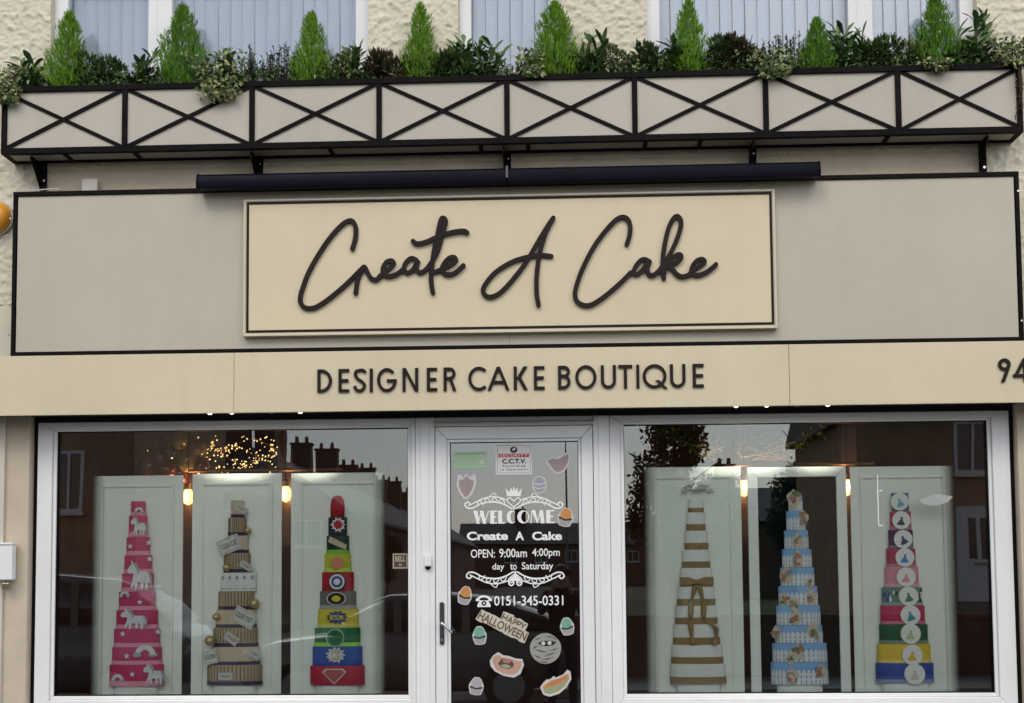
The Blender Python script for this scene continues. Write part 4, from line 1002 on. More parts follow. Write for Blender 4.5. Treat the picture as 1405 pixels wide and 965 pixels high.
for k in range(46):
    q = k/46; a = k*2.4; rr = .008+.040*q; el = 1.25-1.25*q
    rr *= 1.5; c_ = Vector((X+rr*math.cos(a), YC-.01+rr*math.sin(a)*.55, Z+.030*(1-q*q)-.012+.01*r.random()))
    d = Vector((math.cos(a)*math.cos(el), math.sin(a)*math.cos(el), math.sin(el))); leaf(ro, c_, d, .040+.010*q, .050, Vector((-math.cos(a), -math.sin(a), .6)), .18, -.4)
ro.build('rose_topper', ice('rose_white', (.80, .79, .74)), k4)
# ---- cake 5: pale blue with picket fences
c5 = q2((1045, 655), 100/333)
tops = [80, 155, 243, 328, 412, 497, 585, 675, 757, 842]
sp = [(122,186),(112,200),(102,213),(93,228),(85,240),(76,255),(66,268),(60,278),(48,298),(42,303)]
T = tierspan(c5, tops, sp, 945)
k5 = thingcake('pale blue tiered cake with white picket fences on black framed board', T[-1][0], .742); pedestal(k5, T[-1][0], T[-1][1], T[-1][2])
SKYB = ice('sky_blue', (.22, .42, .70)); r = random.Random(11)
PAT = [ice('patch_tan', (.34, .22, .13)), ice('patch_cream', (.58, .50, .38)), ice('patch_rose', (.45, .16, .12)), ice('patch_grey', (.30, .27, .24)), ice('patch_green', (.12, .17, .07))]
for i, (cx, r_, z0, z1) in enumerate(T):
    tier(k5, cx, r_, z0, z1, SKYB); h_ = z1-z0; n = 7+i; bb = MB()
    for q in range(n):
        a = math.radians(-82+164*(q+.5)/n); X = cx+r_*math.sin(a); w_ = r_*math.cos(a)*math.radians(164/n)*.34
        wrap(bb, [(X-w_, z0+.002), (X+w_, z0+.002), (X+w_, z0+h_*.58), (X, z0+h_*.68), (X-w_, z0+h_*.58)], cx, r_, .0015, .0025)
    for zz in (.2, .42): 
        for q in range(16):
            a0, a1 = [math.radians(-82+164*(q+d_)/16) for d_ in (0, 1)]
            wrap(bb, [(cx+r_*math.sin(a0), z0+h_*zz), (cx+r_*math.sin(a1), z0+h_*zz), (cx+r_*math.sin(a1), z0+h_*(zz+.08)), (cx+r_*math.sin(a0), z0+h_*(zz+.08))], cx, r_, .0004, .0008)
    o = bb.build('picket_fence', WHI, k5); o['kind'] = 'stuff'
def spray(x, y, s_, ti, seed):
    """plain leaf-and-petal spray standing in for the printed figures"""
    r = random.Random(seed); X, Z = P(*c5(x, y), YC-.05); s_ = s_*.3003/226; cx, r_ = T[ti][0], T[ti][1]
    o = card(MB(), [(X+s_*.55*(1+.18*math.sin(3*a*.4+seed))*math.cos(a*.4), Z+s_*.8*(1+.12*math.sin(5*a*.4))*math.sin(a*.4)) for a in range(16)], cx, r_).build('paper_cutout', PAT[1], k5)
    for k in range(5):
        ax, az = X+s_*r.uniform(-.3, .3), Z+s_*r.uniform(-.5, .5); q = s_*r.uniform(.18, .32); an = r.uniform(0, 180)
        card(MB(), rot2([(ax+q*1.5*math.cos(a*.6), az+q*.8*math.sin(a*.6)) for a in range(10)], ax, az, an), cx, r_, .0065+.0012*k, .001).build('petal', PAT[(k+seed) % 5], o)
for k, (x, y, s_, ti) in enumerate(((150, 100, 52, 0), (195, 185, 40, 1), (165, 290, 40, 2), (165, 375, 44, 3), (115, 450, 46, 4), (105, 560, 36, 5), (150, 582, 40, 5), (228, 548, 40, 5), (155, 640, 44, 6), (68, 710, 34, 7), (235, 700, 46, 7), (165, 800, 46, 8), (130, 830, 30, 8), (140, 910, 46, 9), (270, 885, 40, 9), (218, 485, 24, 4))): spray(x, y, s_, ti, k)
# ---- cake 6: bright tiers with round discs
c6 = q2((1190, 665), 130/448)
tops = [40, 127, 215, 303, 390, 485, 572, 660, 752, 842]
sp = [(115,196),(107,207),(100,216),(90,228),(82,242),(68,260),(62,272),(57,286),(47,299),(40,314)]
T = tierspan(c6, tops, sp, 935)
k6 = thingcake('ten tier rainbow coloured cake with a white disc on every tier', T[-1][0], .742); pedestal(k6, T[-1][0], T[-1][1], T[-1][2])
col6 = [(.06,.17,.27),(.48,.03,.11),(.05,.008,.06),(.40,.02,.09),(.66,.24,.33),(.10,.22,.20),(.48,.02,.10),(.012,.10,.03),(.70,.50,.04),(.03,.07,.33)]
dc = [(158,80),(165,168),(173,258),(180,345),(185,437),(195,528),(203,617),(203,705),(210,805),(220,895)]
pat6 = [(.15,.35,.55),(.05,.04,.10),(.04,.03,.14),(.06,.20,.55),(.70,.25,.35),(.03,.20,.10),(.05,.25,.35),(.45,.55,.25),(.70,.40,.08),(.55,.50,.45)]
for i, (cx, r_, z0, z1) in enumerate(T):
    tier(k6, cx, r_, z0, z1, ice('bright_%s' % 'abcdefghij'[i], col6[i])); 
    if i: band(k6, cx, r_, z0+.001, z0+(z1-z0)*.18, ice('bright_base_%s' % 'abcdefghij'[i], lighter(col6[i], .18)))
    if i == 5:
        bb = [MB(), MB(), MB()]; r = random.Random(4)
        for q in range(22):
            X = cx+r_*.95*math.sin(r.uniform(-1.4, 1.4)); Z = r.uniform(z0+.03, z1-.02); s_ = r.uniform(.008, .016)
            wrap(bb[q % 3], [(X+s_*.7*math.cos(a*.8), Z+s_*1.3*math.sin(a*.8)) for a in range(8)], cx, r_, .0005+.0004*q, .0008)
        for b_, m in zip(bb, (WHI, BLU3, BLK3)): b_.build('painted_patches', m, k6)['kind'] = 'stuff'
    X, Z = P(*c6(*dc[i]), YC-.05); s_ = (40+i*.7)*.2902/222; y0 = YC-SQ*r_-.008
    o = MB().disc(X, Z, s_, y0-.0025, y0, 32).build('white_disc', WHI, k6)
    m = ice('petal_%s' % 'abcdefghij'[i], pat6[i]); r = random.Random(i)
    bell = [(-.1, .1), (-.5, -.55), (-.25, -.66), (.15, -.62), (.5, -.5), (.1, .1), (.16, .3), (0, .42), (-.16, .3)]
    MB().prism(rot2([(X+s_*a*.95, Z+s_*b_*.9) for a, b_ in bell], X, Z, r.uniform(-15, 20)), y0-.0034, y0-.0026).build('bell_flower', m, o)

# ------------------------------------------------------------------ shop lamps, rail, balloons, garlands
BULB = emis('filament_glow', (1.0, .48, .14), 3.2)
BGL = mat('amber_glass', (.75, .42, .16), .15, .1, 8)
BRASS = mat('brass_rod', (.42, .26, .14), .3, .15, 8, metal=1.)
for px, py, nb_ in ((258, 680, 'between the unicorn and golden ticket boards'), (392, 676, 'between the golden ticket and comic boards'), (1021, 668, 'between the gold banded and black framed boards'), (1162, 667, 'between the black framed board and the disc cake board')):
    x, z = P(px, py, .55)
    t = thing('pendant_lamp', 'glowing amber pendant bulb hanging '+nb_, 'lamp', (x, .55, z), 'amber pendant bulbs in the shop windows')
    MB().tube([(x, .55, z+.06), (x, .55, 2.799)], .004, 6).build('cord', TRIM, t)
    MB().lathe([(.018, z+.04), (.020, z+.075), (.012, z+.085)], x, .55, 16).build('socket', BRASS, t, smooth=40)
    MB().lathe([(.004, z-.062), (.026, z-.05), (.036, z-.015), (.034, z+.01), (.020, z+.039)], x, .55, 20).build('bulb', BULB, t, smooth=0)
    MB().lathe([(.006, z-.045), (.012, z-.01), (.006, z+.03)], x, .513, 10, .3).build('filament', emis('filament', (1., .75, .4), 12.), t)
    pl_ = bpy.data.lights.new('bulb_light', 'POINT'); pl_.energy = 3; pl_.color = (1., .62, .30); pl_.shadow_soft_size = .04
    po_ = bpy.data.objects.new('bulb_light', pl_); C.objects.link(po_); po_.parent = t; po_.location = (0, .06, 0)
for wn, px0, px1, py in (('unicorn', 258, 470, 645), ('picket fence', 995, 1200, 637)):
    z = P((px0+px1)/2, py, .50)[1]; x0 = P(px0, py, .5)[0]; x1 = P(px1, py, .5)[0]
    tag(MB().tube([(x0, .5, z), (x1, .5, z)], .011, 10).build('copper_rail', BRASS), 'thin copper rail above the boards in the %s cake window' % wn, 'rail')
WOOD = mat('dark_mahogany', (.030, .012, .008), .45, .3, 5, streak=True)
for px, nb_ in ((257, 'between unicorn and golden ticket boards'), (393, 'between golden ticket and comic boards'), (1023, 'between gold banded and black framed boards'), (1167, 'between black framed and disc cake boards')):
    x = P(px, 780, .75)[0]; tag(MB().box(x-.05, x+.05, .70, .78, .051, 2.799).build('timber_post', WOOD, bevel=.004), 'dark mahogany post seen '+nb_, 'post', 'dark posts behind the display boards')
BAL = [mat('maroon_balloon', (.09, .012, .010), .12, .1, 3, coat=.5), mat('gold_balloon', (.38, .27, .09), .18, .1, 3, metal=.5), mat('black_balloon', (.008, .007, .008), .10, .1, 3, coat=.5)]
r = random.Random(9)
for k, (px, py, rr, c_) in enumerate(((206, 640, 15, 0), (222, 628, 13, 0), (231, 645, 13, 0), (246, 650, 13, 0), (235, 620, 12, 2), (258, 632, 15, 1), (268, 618, 13, 1), (248, 606, 12, 1), (275, 640, 12, 0), (215, 612, 12, 0))):
    x, z = P(px, py, .62); s_ = rr/212; y = .62+r.uniform(-.04, .05)
    t = thing('balloon', ['glossy maroon', 'shiny gold', 'glossy black'][c_]+' balloon in the cluster above the unicorn cake board', 'balloon', (x, y, z-s_), '%s balloons above the unicorn cake board' % ['maroon', 'gold', 'black'][c_])
    MB().sphere((x, y, z), s_, 22, 14, 1, 1, 1.15).build('body', BAL[c_], t, smooth=0)
    MB().lathe([(.010, z-s_*1.15-.012), (.003, z-s_*1.14)], x, y, 8).build('knot', BAL[c_], t)
FAIRY = emis('fairy_light', (1.0, .68, .28), 1.3)
def fairy(px0, px1, py0, py1, n, label, seed, y=.8):
    r = random.Random(seed); t = thing('fairy_lights', label, 'fairy lights', (P((px0+px1)/2, py1, y)[0], y, 2.3)); b = MB(); w_ = MB()
    for row in range(4):
        pts = []
        for i in range(14):
            u = i/13; px = px0+(px1-px0)*u; py = py0+(py1-py0)*(row/3)+8*math.sin(u*9+row*2)
            x, z = P(px, py, y+.05*row); pts.append((x, y+.05*row, z))
        pp = catmull(pts, 4); w_.tube(pp, .0015, 4)
        for i in range(n//4):
            q = pp[r.randrange(len(pp))]; b.sphere((q[0]+r.gauss(0, .012), q[1], q[2]+r.gauss(0, .022)), r.uniform(.0028, .0060), 6, 4)
    w_.build('wire', BRASS, t); o = b.build('bulbs', FAIRY, t); o['kind'] = 'stuff'
fairy(205, 300, 604, 622, 40, 'string of warm fairy lights above the balloons', 1)
fairy(285, 402, 610, 640, 200, 'dense curtain of warm fairy lights above the golden ticket board', 2)
# twisted ribbon garland and dark leaf garland at the top of the other window
r = random.Random(21); DKB_ = mat('champagne_ribbon', (.30, .24, .17), .4, .2, 20)
for k, (px0, px1, lb_, m, nm) in enumerate(((955, 990, 'twisted champagne ribbon loops beside the gold banded board top', DKB_, 'ribbon_garland'), (1010, 1095, 'twisted champagne ribbon loops above the black framed board', DKB_, 'ribbon_garland'))):
    b = MB()
    for q in range(6):
        pts = [P(r.uniform(px0, px1), r.uniform(603, 632), .7)for _ in range(6)]
        b.tube(catmull([(p[0], .7+r.uniform(-.05, .05), p[1]) for p in pts], 5), .0045, 6)
    tag(b.build(nm, m, smooth=0), lb_, 'garland')
b = MB()
for i in range(700):
    px = r.uniform(900, 1130); x, z = P(px, r.uniform(598, 612)+12*math.sin(px*.06), .9); leaf(b, Vector((x, .9+r.uniform(-.05, .05), z)), rdir(r), .045, .018, rdir(r), .2)
tag(b.build('leaf_garland', SKIM), 'dark leafy garland draped across the top of the picket fence cake window', 'garland', kind='stuff')

# ------------------------------------------------------------------ lettering and stickers on the door glass
SY = -.0185
def welcome():
    """fat-and-thin display capitals"""
    zb_, zt_ = P(705, 718.5, SY)[1], P(705, 700.5, SY)[1]; h = zt_-zb_; o = 580
    sp_ = [('W', 335, 440), ('E', 447, 493), ('L', 500, 545), ('C', 556, 622), ('O', 626, 706), ('M', 712, 806), ('E', 818, 872)]
    for ch, a, c_ in sp_:
        x0 = P(580+a*.2073, 710, SY)[0]; x1 = P(580+c_*.2073, 710, SY)[0]; w = x1-x0; b = MB(); y = [SY-.0006]; T_ = h*.30; t_ = h*.09
        def q(pts): y[0] -= .00004; b.prism([(x0+w*u if u <= 1.001 else x0+w, zb_+h*v) for u, v in pts], y[0], SY-.0001)
        tw, th = T_/w, .10
        if ch in 'EL':
            q([(0, 0), (tw, 0), (tw, 1), (0, 1)]); q([(tw, 0), (1, 0), (1, th), (tw, th)])
            if ch == 'E': q([(tw, 1-th), (1, 1-th), (1, 1), (tw, 1)]); q([(tw, .46), (.85, .46), (.85, .56), (tw, .56)])
        elif ch in 'CO':
            n = 28; rx, rz = w/2, h/2; cx, cz = x0+rx, zb_+rz; y[0] -= .0001
            for i in range(n):
                a0, a1 = [2*math.pi*k/n for k in (i, i+1)]
                if ch == 'C' and (math.cos((a0+a1)/2) > .62 and abs(math.sin((a0+a1)/2)) < .72): continue
                pt = lambda a_: ((cx+rx*math.cos(a_), cz+rz*math.sin(a_)), (cx+(T_-t_)/2*1.0+(rx-(T_+t_)/2)*math.cos(a_), cz+(rz-t_)*math.sin(a_)))
                p0, p1 = pt(a0), pt(a1); b.prism([p0[0], p1[0], p1[1], p0[1]], y[0], SY-.0001)
        elif ch == 'W':
            q([(0, 1), (.26, 1), (.40, 0), (.22, 0)]); q([(.24, 0), (.32, 0), (.56, 1), (.50, 1)]); q([(.40, 1), (.64, 1), (.80, 0), (.62, 0)]); q([(.66, 0), (.73, 0), (1, 1), (.94, 1)])
        else:
            q([(0, 0), (.07, 0), (.16, 1), (.09, 1)]); q([(.10, 1), (.36, 1), (.56, .05), (.44, .05)]); q([(.46, .05), (.53, .05), (.76, 1), (.69, 1)]); q([(.66, 1), (.90, 1), (1, 0), (.74, 0)])
        b.build('letter', WHITEV, dl)
VB = mat('vinyl_black', (.01, .01, .01), .5); VR = mat('vinyl_red', (.45, .02, .02), .5)
dl = thing('door_lettering', 'white vinyl welcome lettering and opening hours on the door glass', 'lettering', (-.3, SY, 1.4))
def dtext(txt, px0, py0, px1, py1, m=None, parent=dl, name='print', y=SY-.0006, bold=0., sp_=1.):
    x0, x1, z0, z1 = RECT(px0, py0, px1, py1, SY); return obj(name, text_mesh(txt, x0, x1, z0, z1, y, bold=bold, space=sp_), m or WHITEV, parent)
welcome()
for wd_, a, b_ in (('Create', 640.5, 697), ('A', 707, 719), ('Cake', 730, 771)): dtext(wd_, a, 729.5, b_, 741.5, name='word', bold=.035)
for wd_, a, b_, c_, d in (('OPEN:', 646, 679, 754, 765.5), ('9:00am', 685, 723, 753, 765), ('4:00pm', 730, 768, 752.5, 766.5), ('day', 675.5, 692, 773, 784.5), ('to', 700, 709, 773.5, 782), ('Saturday', 716, 759, 771.5, 784.5)): dtext(wd_, a, c_, b_, d, name='word', bold=.008)
dtext('0151-345-0331', 678, 817.5, 773, 831, name='telephone_number', bold=.012)
def sx_(px, py): return P(px, py, SY)
# scroll ornaments, mirrored about their middle
def scroll(cxp, cyp, half, flip, crown):
    def g(dx, dy, s_): return sx_(cxp+s_*dx, cyp+flip*dy)
    b = MB(); L = lambda pts, s_, w_, o: ribbon(b, [g(p[0], p[1], s_) for p in catmull(pts, 5)], w_/230, SY-.0006-o*.00012, SY-.0001, .0001)
    for s_ in (-1, 1):
        L([(3, 14), (14, 8), (28, 5), (44, 7), (56, 13), (64, 13), (67, 8), (63, 5), (60, 8)], s_, 2.0, 0+(s_ > 0))
        L([(10, 2), (24, -2), (38, -1), (52, 5), (62, 10)], s_, 1.7, 2+(s_ > 0))
        for k, (ax, ay) in enumerate(((16, 3), (26, 1), (36, 2), (46, 5))):
            L([(ax-4, ay+4), (ax-1, ay-1), (ax+3, ay-1), (ax+3.5, ay+2.5), (ax, ay+3)], s_, 1.4, 4+k+(s_ > 0)*4)
        L([(24, -2), (26, -7), (31, -5), (35, -1)], s_, 1.2, 13); L([(0, 15), (-0, 12), (9, 4), (6, -1), (0, 4)], s_, 1.6, 14+(s_ > 0))
    o = b.build('scroll_ornament', WHITEV, dl)
    if crown:
        b = MB(); pts = [(-11, 0), (-13, -13), (-7, -6), (-5, -14), (-2, -8), (0, -17), (2, -8), (5, -14), (7, -6), (13, -13), (11, 0)]
        b.prism([sx_(cxp+a*.85, cyp-3+c_*.85) for a, c_ in pts], SY-.0006, SY-.0001).build('crown', WHITEV, dl)
    else:
        b = MB(); 
        for s_ in (-1, 1): b.ring(sx_(cxp+s_*5.5, cyp+1)[0], sx_(cxp, cyp+1)[1], 2.4/230, 4.4/230, SY-.0009-.0001*s_, SY-.0001, n=14)
        b.prism([sx_(cxp+a, cyp+c_) for a, c_ in ((0, -13), (4, -7), (9, -4), (0, -1.5), (-9, -4), (-4, -7))], SY-.0007, SY-.0001).build('finial', WHITEV, dl)
scroll(705, 684, 67, 1, True); scroll(707, 799, 65, -1, False)
x, z = sx_(664, 826); u = 1/230
b = MB().prism([(x+a*u, z+c_*u) for a, c_ in ((-9, -7), (9, -7), (9, -4), (5.5, 2), (-5.5, 2), (-9, -4))], SY-.0007, SY-.0001)
b.ring(x, z+1*u, 7*u, 10.5*u, SY-.0008, SY-.0001, 15, 165, 18, 1, .75); b.prism([(x+a*u, z+c_*u) for a, c_ in ((-11, 1), (-6, 1), (-6, 4), (-11, 4.5))], SY-.00085, SY-.0001).prism([(x+a*u, z+c_*u) for a, c_ in ((6, 1), (11, 1), (11, 4.5), (6, 4))], SY-.00085, SY-.0001)
ph = b.build('telephone_symbol', WHITEV, dl); MB().ring(x, z-2*u, 1.2*u, 3.4*u, SY-.0012, SY-.0009, n=16).build('dial', VB, ph)
# notices
def notice(px0, py0, px1, py1, name, label, m, cat):
    x0, x1, z0, z1 = RECT(px0, py0, px1, py1, SY); t = thing(name, label, cat, ((x0+x1)/2, SY, z0)); MB().box(x0, x1, SY-.0012, SY-.0001, z0, z1).build('sheet', m, t); return t, x0, x1, z0, z1
PAPER = mat('sticker_white', (.72, .70, .68), .5, .03, 9)
t, x0, x1, z0, z1 = notice(680, 610.5, 730, 651.5, 'security_notice', 'white security camera notice at the top of the door glass', PAPER, 'notice')
h_ = z1-z0; y = SY-.0013
MB().ring((x0+x1)/2, z1-h_*.17, .0, .022, y-.0006, y, n=20, sz=.85).build('camera_emblem', VB, t); MB().prism(rot2([((x0+x1)/2-.011, z1-h_*.19), ((x0+x1)/2+.009, z1-h_*.19), ((x0+x1)/2+.012, z1-h_*.12), ((x0+x1)/2-.004, z1-h_*.12)], (x0+x1)/2, z1-h_*.16, 20), y-.0010, y-.0007).build('camera_mark', PAPER, t)
o = MB().box(x0+.018, x1-.018, y-.0005, y, z1-h_*.42, z1-h_*.30).build('red_strip', VR, t)
obj('print', text_mesh('SECURITY', x0+.026, x1-.026, z1-h_*.40, z1-h_*.32, y-.0008, bold=.02, space=1.25), PAPER, o)
obj('print', text_mesh('C.C.T.V.', x0+.038, x1-.034, z1-h_*.63, z1-h_*.47, y-.0004, bold=.045), VB, t)
obj('print', text_mesh('Recording', x0+.042, x1-.04, z1-h_*.76, z1-h_*.67, y-.0004, bold=.02, space=1.3), VB, t)
obj('print', text_mesh('in Operation', x0+.028, x1-.022, z1-h_*.88, z1-h_*.79, y-.0004, bold=.02, space=1.3), VB, t)
mitred(x0+.010, x1-.010, z0+.010, z1-.004, .0016, y-.0003, y).build('border', VB, t)
t, x0, x1, z0, z1 = notice(622, 620, 668, 642.5, 'green_sticker', 'pale green oblong sticker beside the security notice', mat('pale_green', (.36, .52, .34), .5, .05, 9), 'sticker')
MB().ring(x1-.03, (z0+z1)/2-.012, .006, .010, SY-.0018, SY-.0013, n=16).build('ring_mark', PAPER, t); MB().box(x0+.005, x1-.01, SY-.0017, SY-.0013, z1-.014, z1-.010).build('print_line', mat('green_ink', (.22, .36, .22), .5), t)
t, x0, x1, z0, z1 = notice(538, 759, 560, 781, 'bell_notice', 'small brown and gold bell notice on the window glass beside the door', mat('brown_card', (.05, .035, .03), .5), 'notice')
mitred(x0+.004, x1-.004, z0+.004, z1-.004, .006, SY-.0018, SY-.0013).build('border', mat('tan_print', (.45, .34, .24), .5), t)
obj('print', text_mesh('BELL', x0+.018, x1-.018, z0+.045, z1-.02, SY-.0018, bold=.02), mat('tan_print', (0, 0, 0)), t); obj('print', text_mesh('is', x0+.04, x1-.04, z0+.018, z0+.036, SY-.0018, bold=.02), mat('tan_print', (0, 0, 0)), t)
# the bell notice sits on the window pane, just in front of it
for ch in t.children: ch.location.y += .0085
# die-cut Halloween stickers
def oval(cx, cz, rx, rz, n=22, k=0., ph=0.): return [(cx+rx*(1+k*math.sin(5*a*2*math.pi/n+ph))*math.cos(2*math.pi*a/n), cz+rz*(1+k*math.cos(4*a*2*math.pi/n+ph))*math.sin(2*math.pi*a/n)) for a in range(n)]
def sticker(name, label, px0, py0, px1, py1, layers, ang=0., grp='Halloween stickers on the door glass', outline=None):
    x0, x1, z0, z1 = RECT(px0, py0, px1, py1, SY); cx, cz = (x0+x1)/2, (z0+z1)/2; w_, h_ = (x1-x0)/2, (z1-z0)/2
    t = thing(name, label, 'sticker', (cx, SY, z0), grp)
    for i, (nm, m, poly) in enumerate(layers):
        MB().prism(rot2([(cx+a*w_, cz+c_*h_) for a, c_ in poly], cx, cz, ang), SY-.0005-.0004*(i+1), SY-.0002-.0004*i).build(nm, m, t)
    return t
STW = mat('sticker_rim', (.58, .57, .55), .5, .05, 20)
def cmat(n_, c_): return mat('sticker_'+n_, c_, .5, .08, 25)
O = lambda cx, cz, rx, rz: oval(cx, cz, rx, rz)
def eggcup(label, px0, py0, px1, py1, top, ang=-10):
    cup = [(-.78, .0), (.78, .0), (.6, -.8), (.3, -.95), (-.3, -.95), (-.6, -.8)]
    sticker('egg_sticker', label, px0, py0, px1, py1, [('outline', STW, [(-.55, .75), (-.3, .97), (.3, .97), (.6, .75), (.98, .1), (.95, -.3), (.7, -.9), (.2, -1), (-.2, -1), (-.7, -.9), (-.95, -.3), (-.98, .1)]), ('egg_top', top, O(0, .22, .70, .68)), ('dark_band', VB, [(-.84, .0), (0, -.22), (.84, .0), (.80, -.22), (0, -.38), (-.80, -.22)]), ('cup', cmat('cup_grey', (.34, .32, .33)), [(-.80, -.23), (0, -.39), (.80, -.23), (.6, -.8), (.2, -.92), (-.2, -.92), (-.6, -.8)])], ang)  # black printed band between the egg top and the cup
GRN = cmat('mint', (.16, .36, .27)); ORG = cmat('orange', (.55, .24, .06)); GRY = cmat('grey', (.36, .36, .37))
eggcup('orange topped egg cup sticker beside the end of the word WELCOME', 765, 696.5, 787, 723, ORG)
eggcup('orange topped egg cup sticker beside the telephone symbol', 628, 804, 648, 830, ORG, -14)
eggcup('mint topped egg cup sticker below the telephone symbol near HALLOWEEN', 648, 859, 668, 885, GRN, 4)
eggcup('mint topped egg cup sticker above the mummy sticker by the door edge', 768, 847, 788, 872, GRN, 10)
eggcup('all grey egg cup sticker low on the door near the handle side', 643, 929, 664, 954, GRY, -6)
PNK = cmat('faded_pink', (.33, .25, .26)); LAV = cmat('lavender', (.30, .31, .36))
sticker('tulip_sticker', 'faded pink tulip shaped sticker under the green sticker', 626, 650, 654, 685, [('outline', STW, [(-.85, .9), (-.6, .95), (-.3, .7), (0, 1), (.3, .7), (.7, .98), (.95, .8), (.95, .2), (.6, -.6), (.1, -1), (-.25, -1), (-.7, -.5), (-.95, .1)]), ('petals', PNK, [(-.7, .5), (-.3, .55), (0, .8), (.4, .5), (.72, .45), (.70, .1), (.40, -.5), (.05, -.82), (-.18, -.82), (-.52, -.4), (-.75, .05)])])
sticker('egg_sticker', 'pale striped egg sticker above the scroll ornament near the security notice', 730, 653, 750, 678, [('outline', STW, oval(0, 0, 1, 1)), ('egg', LAV, oval(0, 0, .84, .86)), ('stripe', STW, [(-.80, .1), (0, -.05), (.82, .15), (.82, .30), (0, .12), (-.78, .26)]), ('stripe', STW, [(-.78, -.35), (0, -.5), (.8, -.3), (.74, -.18), (0, -.36), (-.80, -.2)])])
sticker('bowl_sticker', 'faded pink leaf shaped sticker in the top corner of the door glass', 748, 620, 783, 651, [('outline', STW, [(-1, .25), (-.5, .65), (-.1, .45), (.3, .75), (.8, 1), (1, .6), (.9, 0), (.55, -.7), (.1, -1), (-.3, -.9), (-.75, -.3)]), ('fill', PNK, [(-.8, .22), (-.4, .42), (0, .3), (.4, .55), (.78, .78), (.85, .45), (.74, -.05), (.45, -.58), (.08, -.8), (-.25, -.72), (-.6, -.22)])])
mu = sticker('mummy_sticker', 'round bandaged mummy face sticker low on the door', 727, 869, 770, 911, [('face', cmat('bandage', (.30, .30, .27)), oval(0, 0, 1, 1, 30, .012)), ('eye_gap', VB, [(-.5, .35), (-.2, .5), (.3, .52), (.72, .42), (.5, .22), (.1, .14), (-.25, .2)]), ('eye', STW, oval(-.14, .34, .13, .13, 12)), ('eye', STW, oval(.26, .36, .13, .13, 12))])
x0, x1, z0, z1 = RECT(727, 869, 770, 911, SY); cx, cz, w_ = (x0+x1)/2, (z0+z1)/2, (x1-x0)/2
for i, (a, c_, L_, an) in enumerate(((-.5, .62, .5, 25), (.3, .75, .7, -8), (-.65, .1, .4, 35), (.55, -.05, .6, 15), (-.3, -.15, .8, -12), (.3, -.35, .8, 18), (-.5, -.5, .6, -22), (.1, -.65, .7, 10), (-.1, -.85, .5, -10), (.62, .62, .3, -30))):
    X, Z = cx+a*w_, cz+c_*w_; MB().prism(rot2([(X-L_*w_*.5, Z), (X, Z-.0035), (X+L_*w_*.5, Z), (X, Z+.002)], X, Z, an), SY-.0026-.0001*i, SY-.0009).build('bandage_fold', VB, mu)
BUN = cmat('bun', (.50, .30, .22)); SAU = cmat('sausage', (.42, .18, .12)); DKB = cmat('dark_filling', (.08, .05, .04)); LET = cmat('lettuce', (.28, .34, .20))
sticker('hot_dog_sticker', 'pink hot dog sticker with curled ends under HALLOWEEN', 672, 895, 719, 930, [('outline', STW, [(-1, .3), (-.8, .75), (-.5, 1), (-.2, .75), (.1, .7), (.5, .5), (.9, .45), (1, .0), (.8, -.7), (.4, -1), (-.2, -.85), (-.7, -.5), (-.95, -.1)]), ('bun', BUN, [(-.86, .3), (-.5, .8), (-.3, .6), (.2, .5), (.6, .3), (.88, .3), (.84, -.1), (.62, -.6), (.3, -.82), (-.2, -.68), (-.62, -.36)]), ('filling', DKB, [(-.6, .3), (-.2, .5), (.3, .35), (.45, -.05), (.1, -.35), (-.35, -.2)]), ('lettuce', LET, [(-.4, -.02), (-.1, .08), (.25, -.1), (.1, -.28), (-.3, -.18)]), ('sausage', SAU, [(-.25, .42), (.1, .5), (.3, .3), (.1, .12), (-.2, .2)]), ('curl', BUN, oval(-.6, .45, .22, .34, 14)), ('curl', BUN, oval(.6, -.1, .22, .32, 14))])
sticker('hot_dog_sticker', 'orange and green hot dog sticker in the lowest corner of the door glass', 741, 919, 784, 956, [('outline', STW, [(-1, -.3), (-.75, .1), (-.3, .35), (0, .4), (.5, .65), (.75, 1), (.95, .85), (1, .3), (.7, -.3), (.2, -.8), (-.4, -1), (-.8, -.85)]), ('bun', ORG, [(-.85, -.25), (-.3, .2), (.2, .35), (.6, .62), (.82, .7), (.86, .3), (.55, -.25), (.1, -.62), (-.4, -.82), (-.72, -.7)]), ('lettuce', LET, [(-.8, -.5), (-.5, -.3), (.0, -.2), (.5, .1), (.82, .4), (.76, .1), (.4, -.3), (0, -.58), (-.4, -.78), (-.7, -.68)]), ('sausage', SAU, [(-.6, -.1), (0, .12), (.55, .48), (.7, .42), (.3, .12), (-.3, -.18)]), ('eye', STW, oval(-.12, .38, .12, .13, 12)), ('eye', STW, oval(-.55, .15, .12, .13, 12))])
hh = thing('halloween_sticker', 'tan lettered HAPPY HALLOWEEN sticker slanting across the door', 'sticker', (*[P(690, 860, SY)[0], SY], P(690, 881, SY)[1]), 'Halloween stickers on the door glass')
TANL = cmat('tan_letters', (.36, .28, .18)); CRM = cmat('cream_outline', (.56, .52, .42))
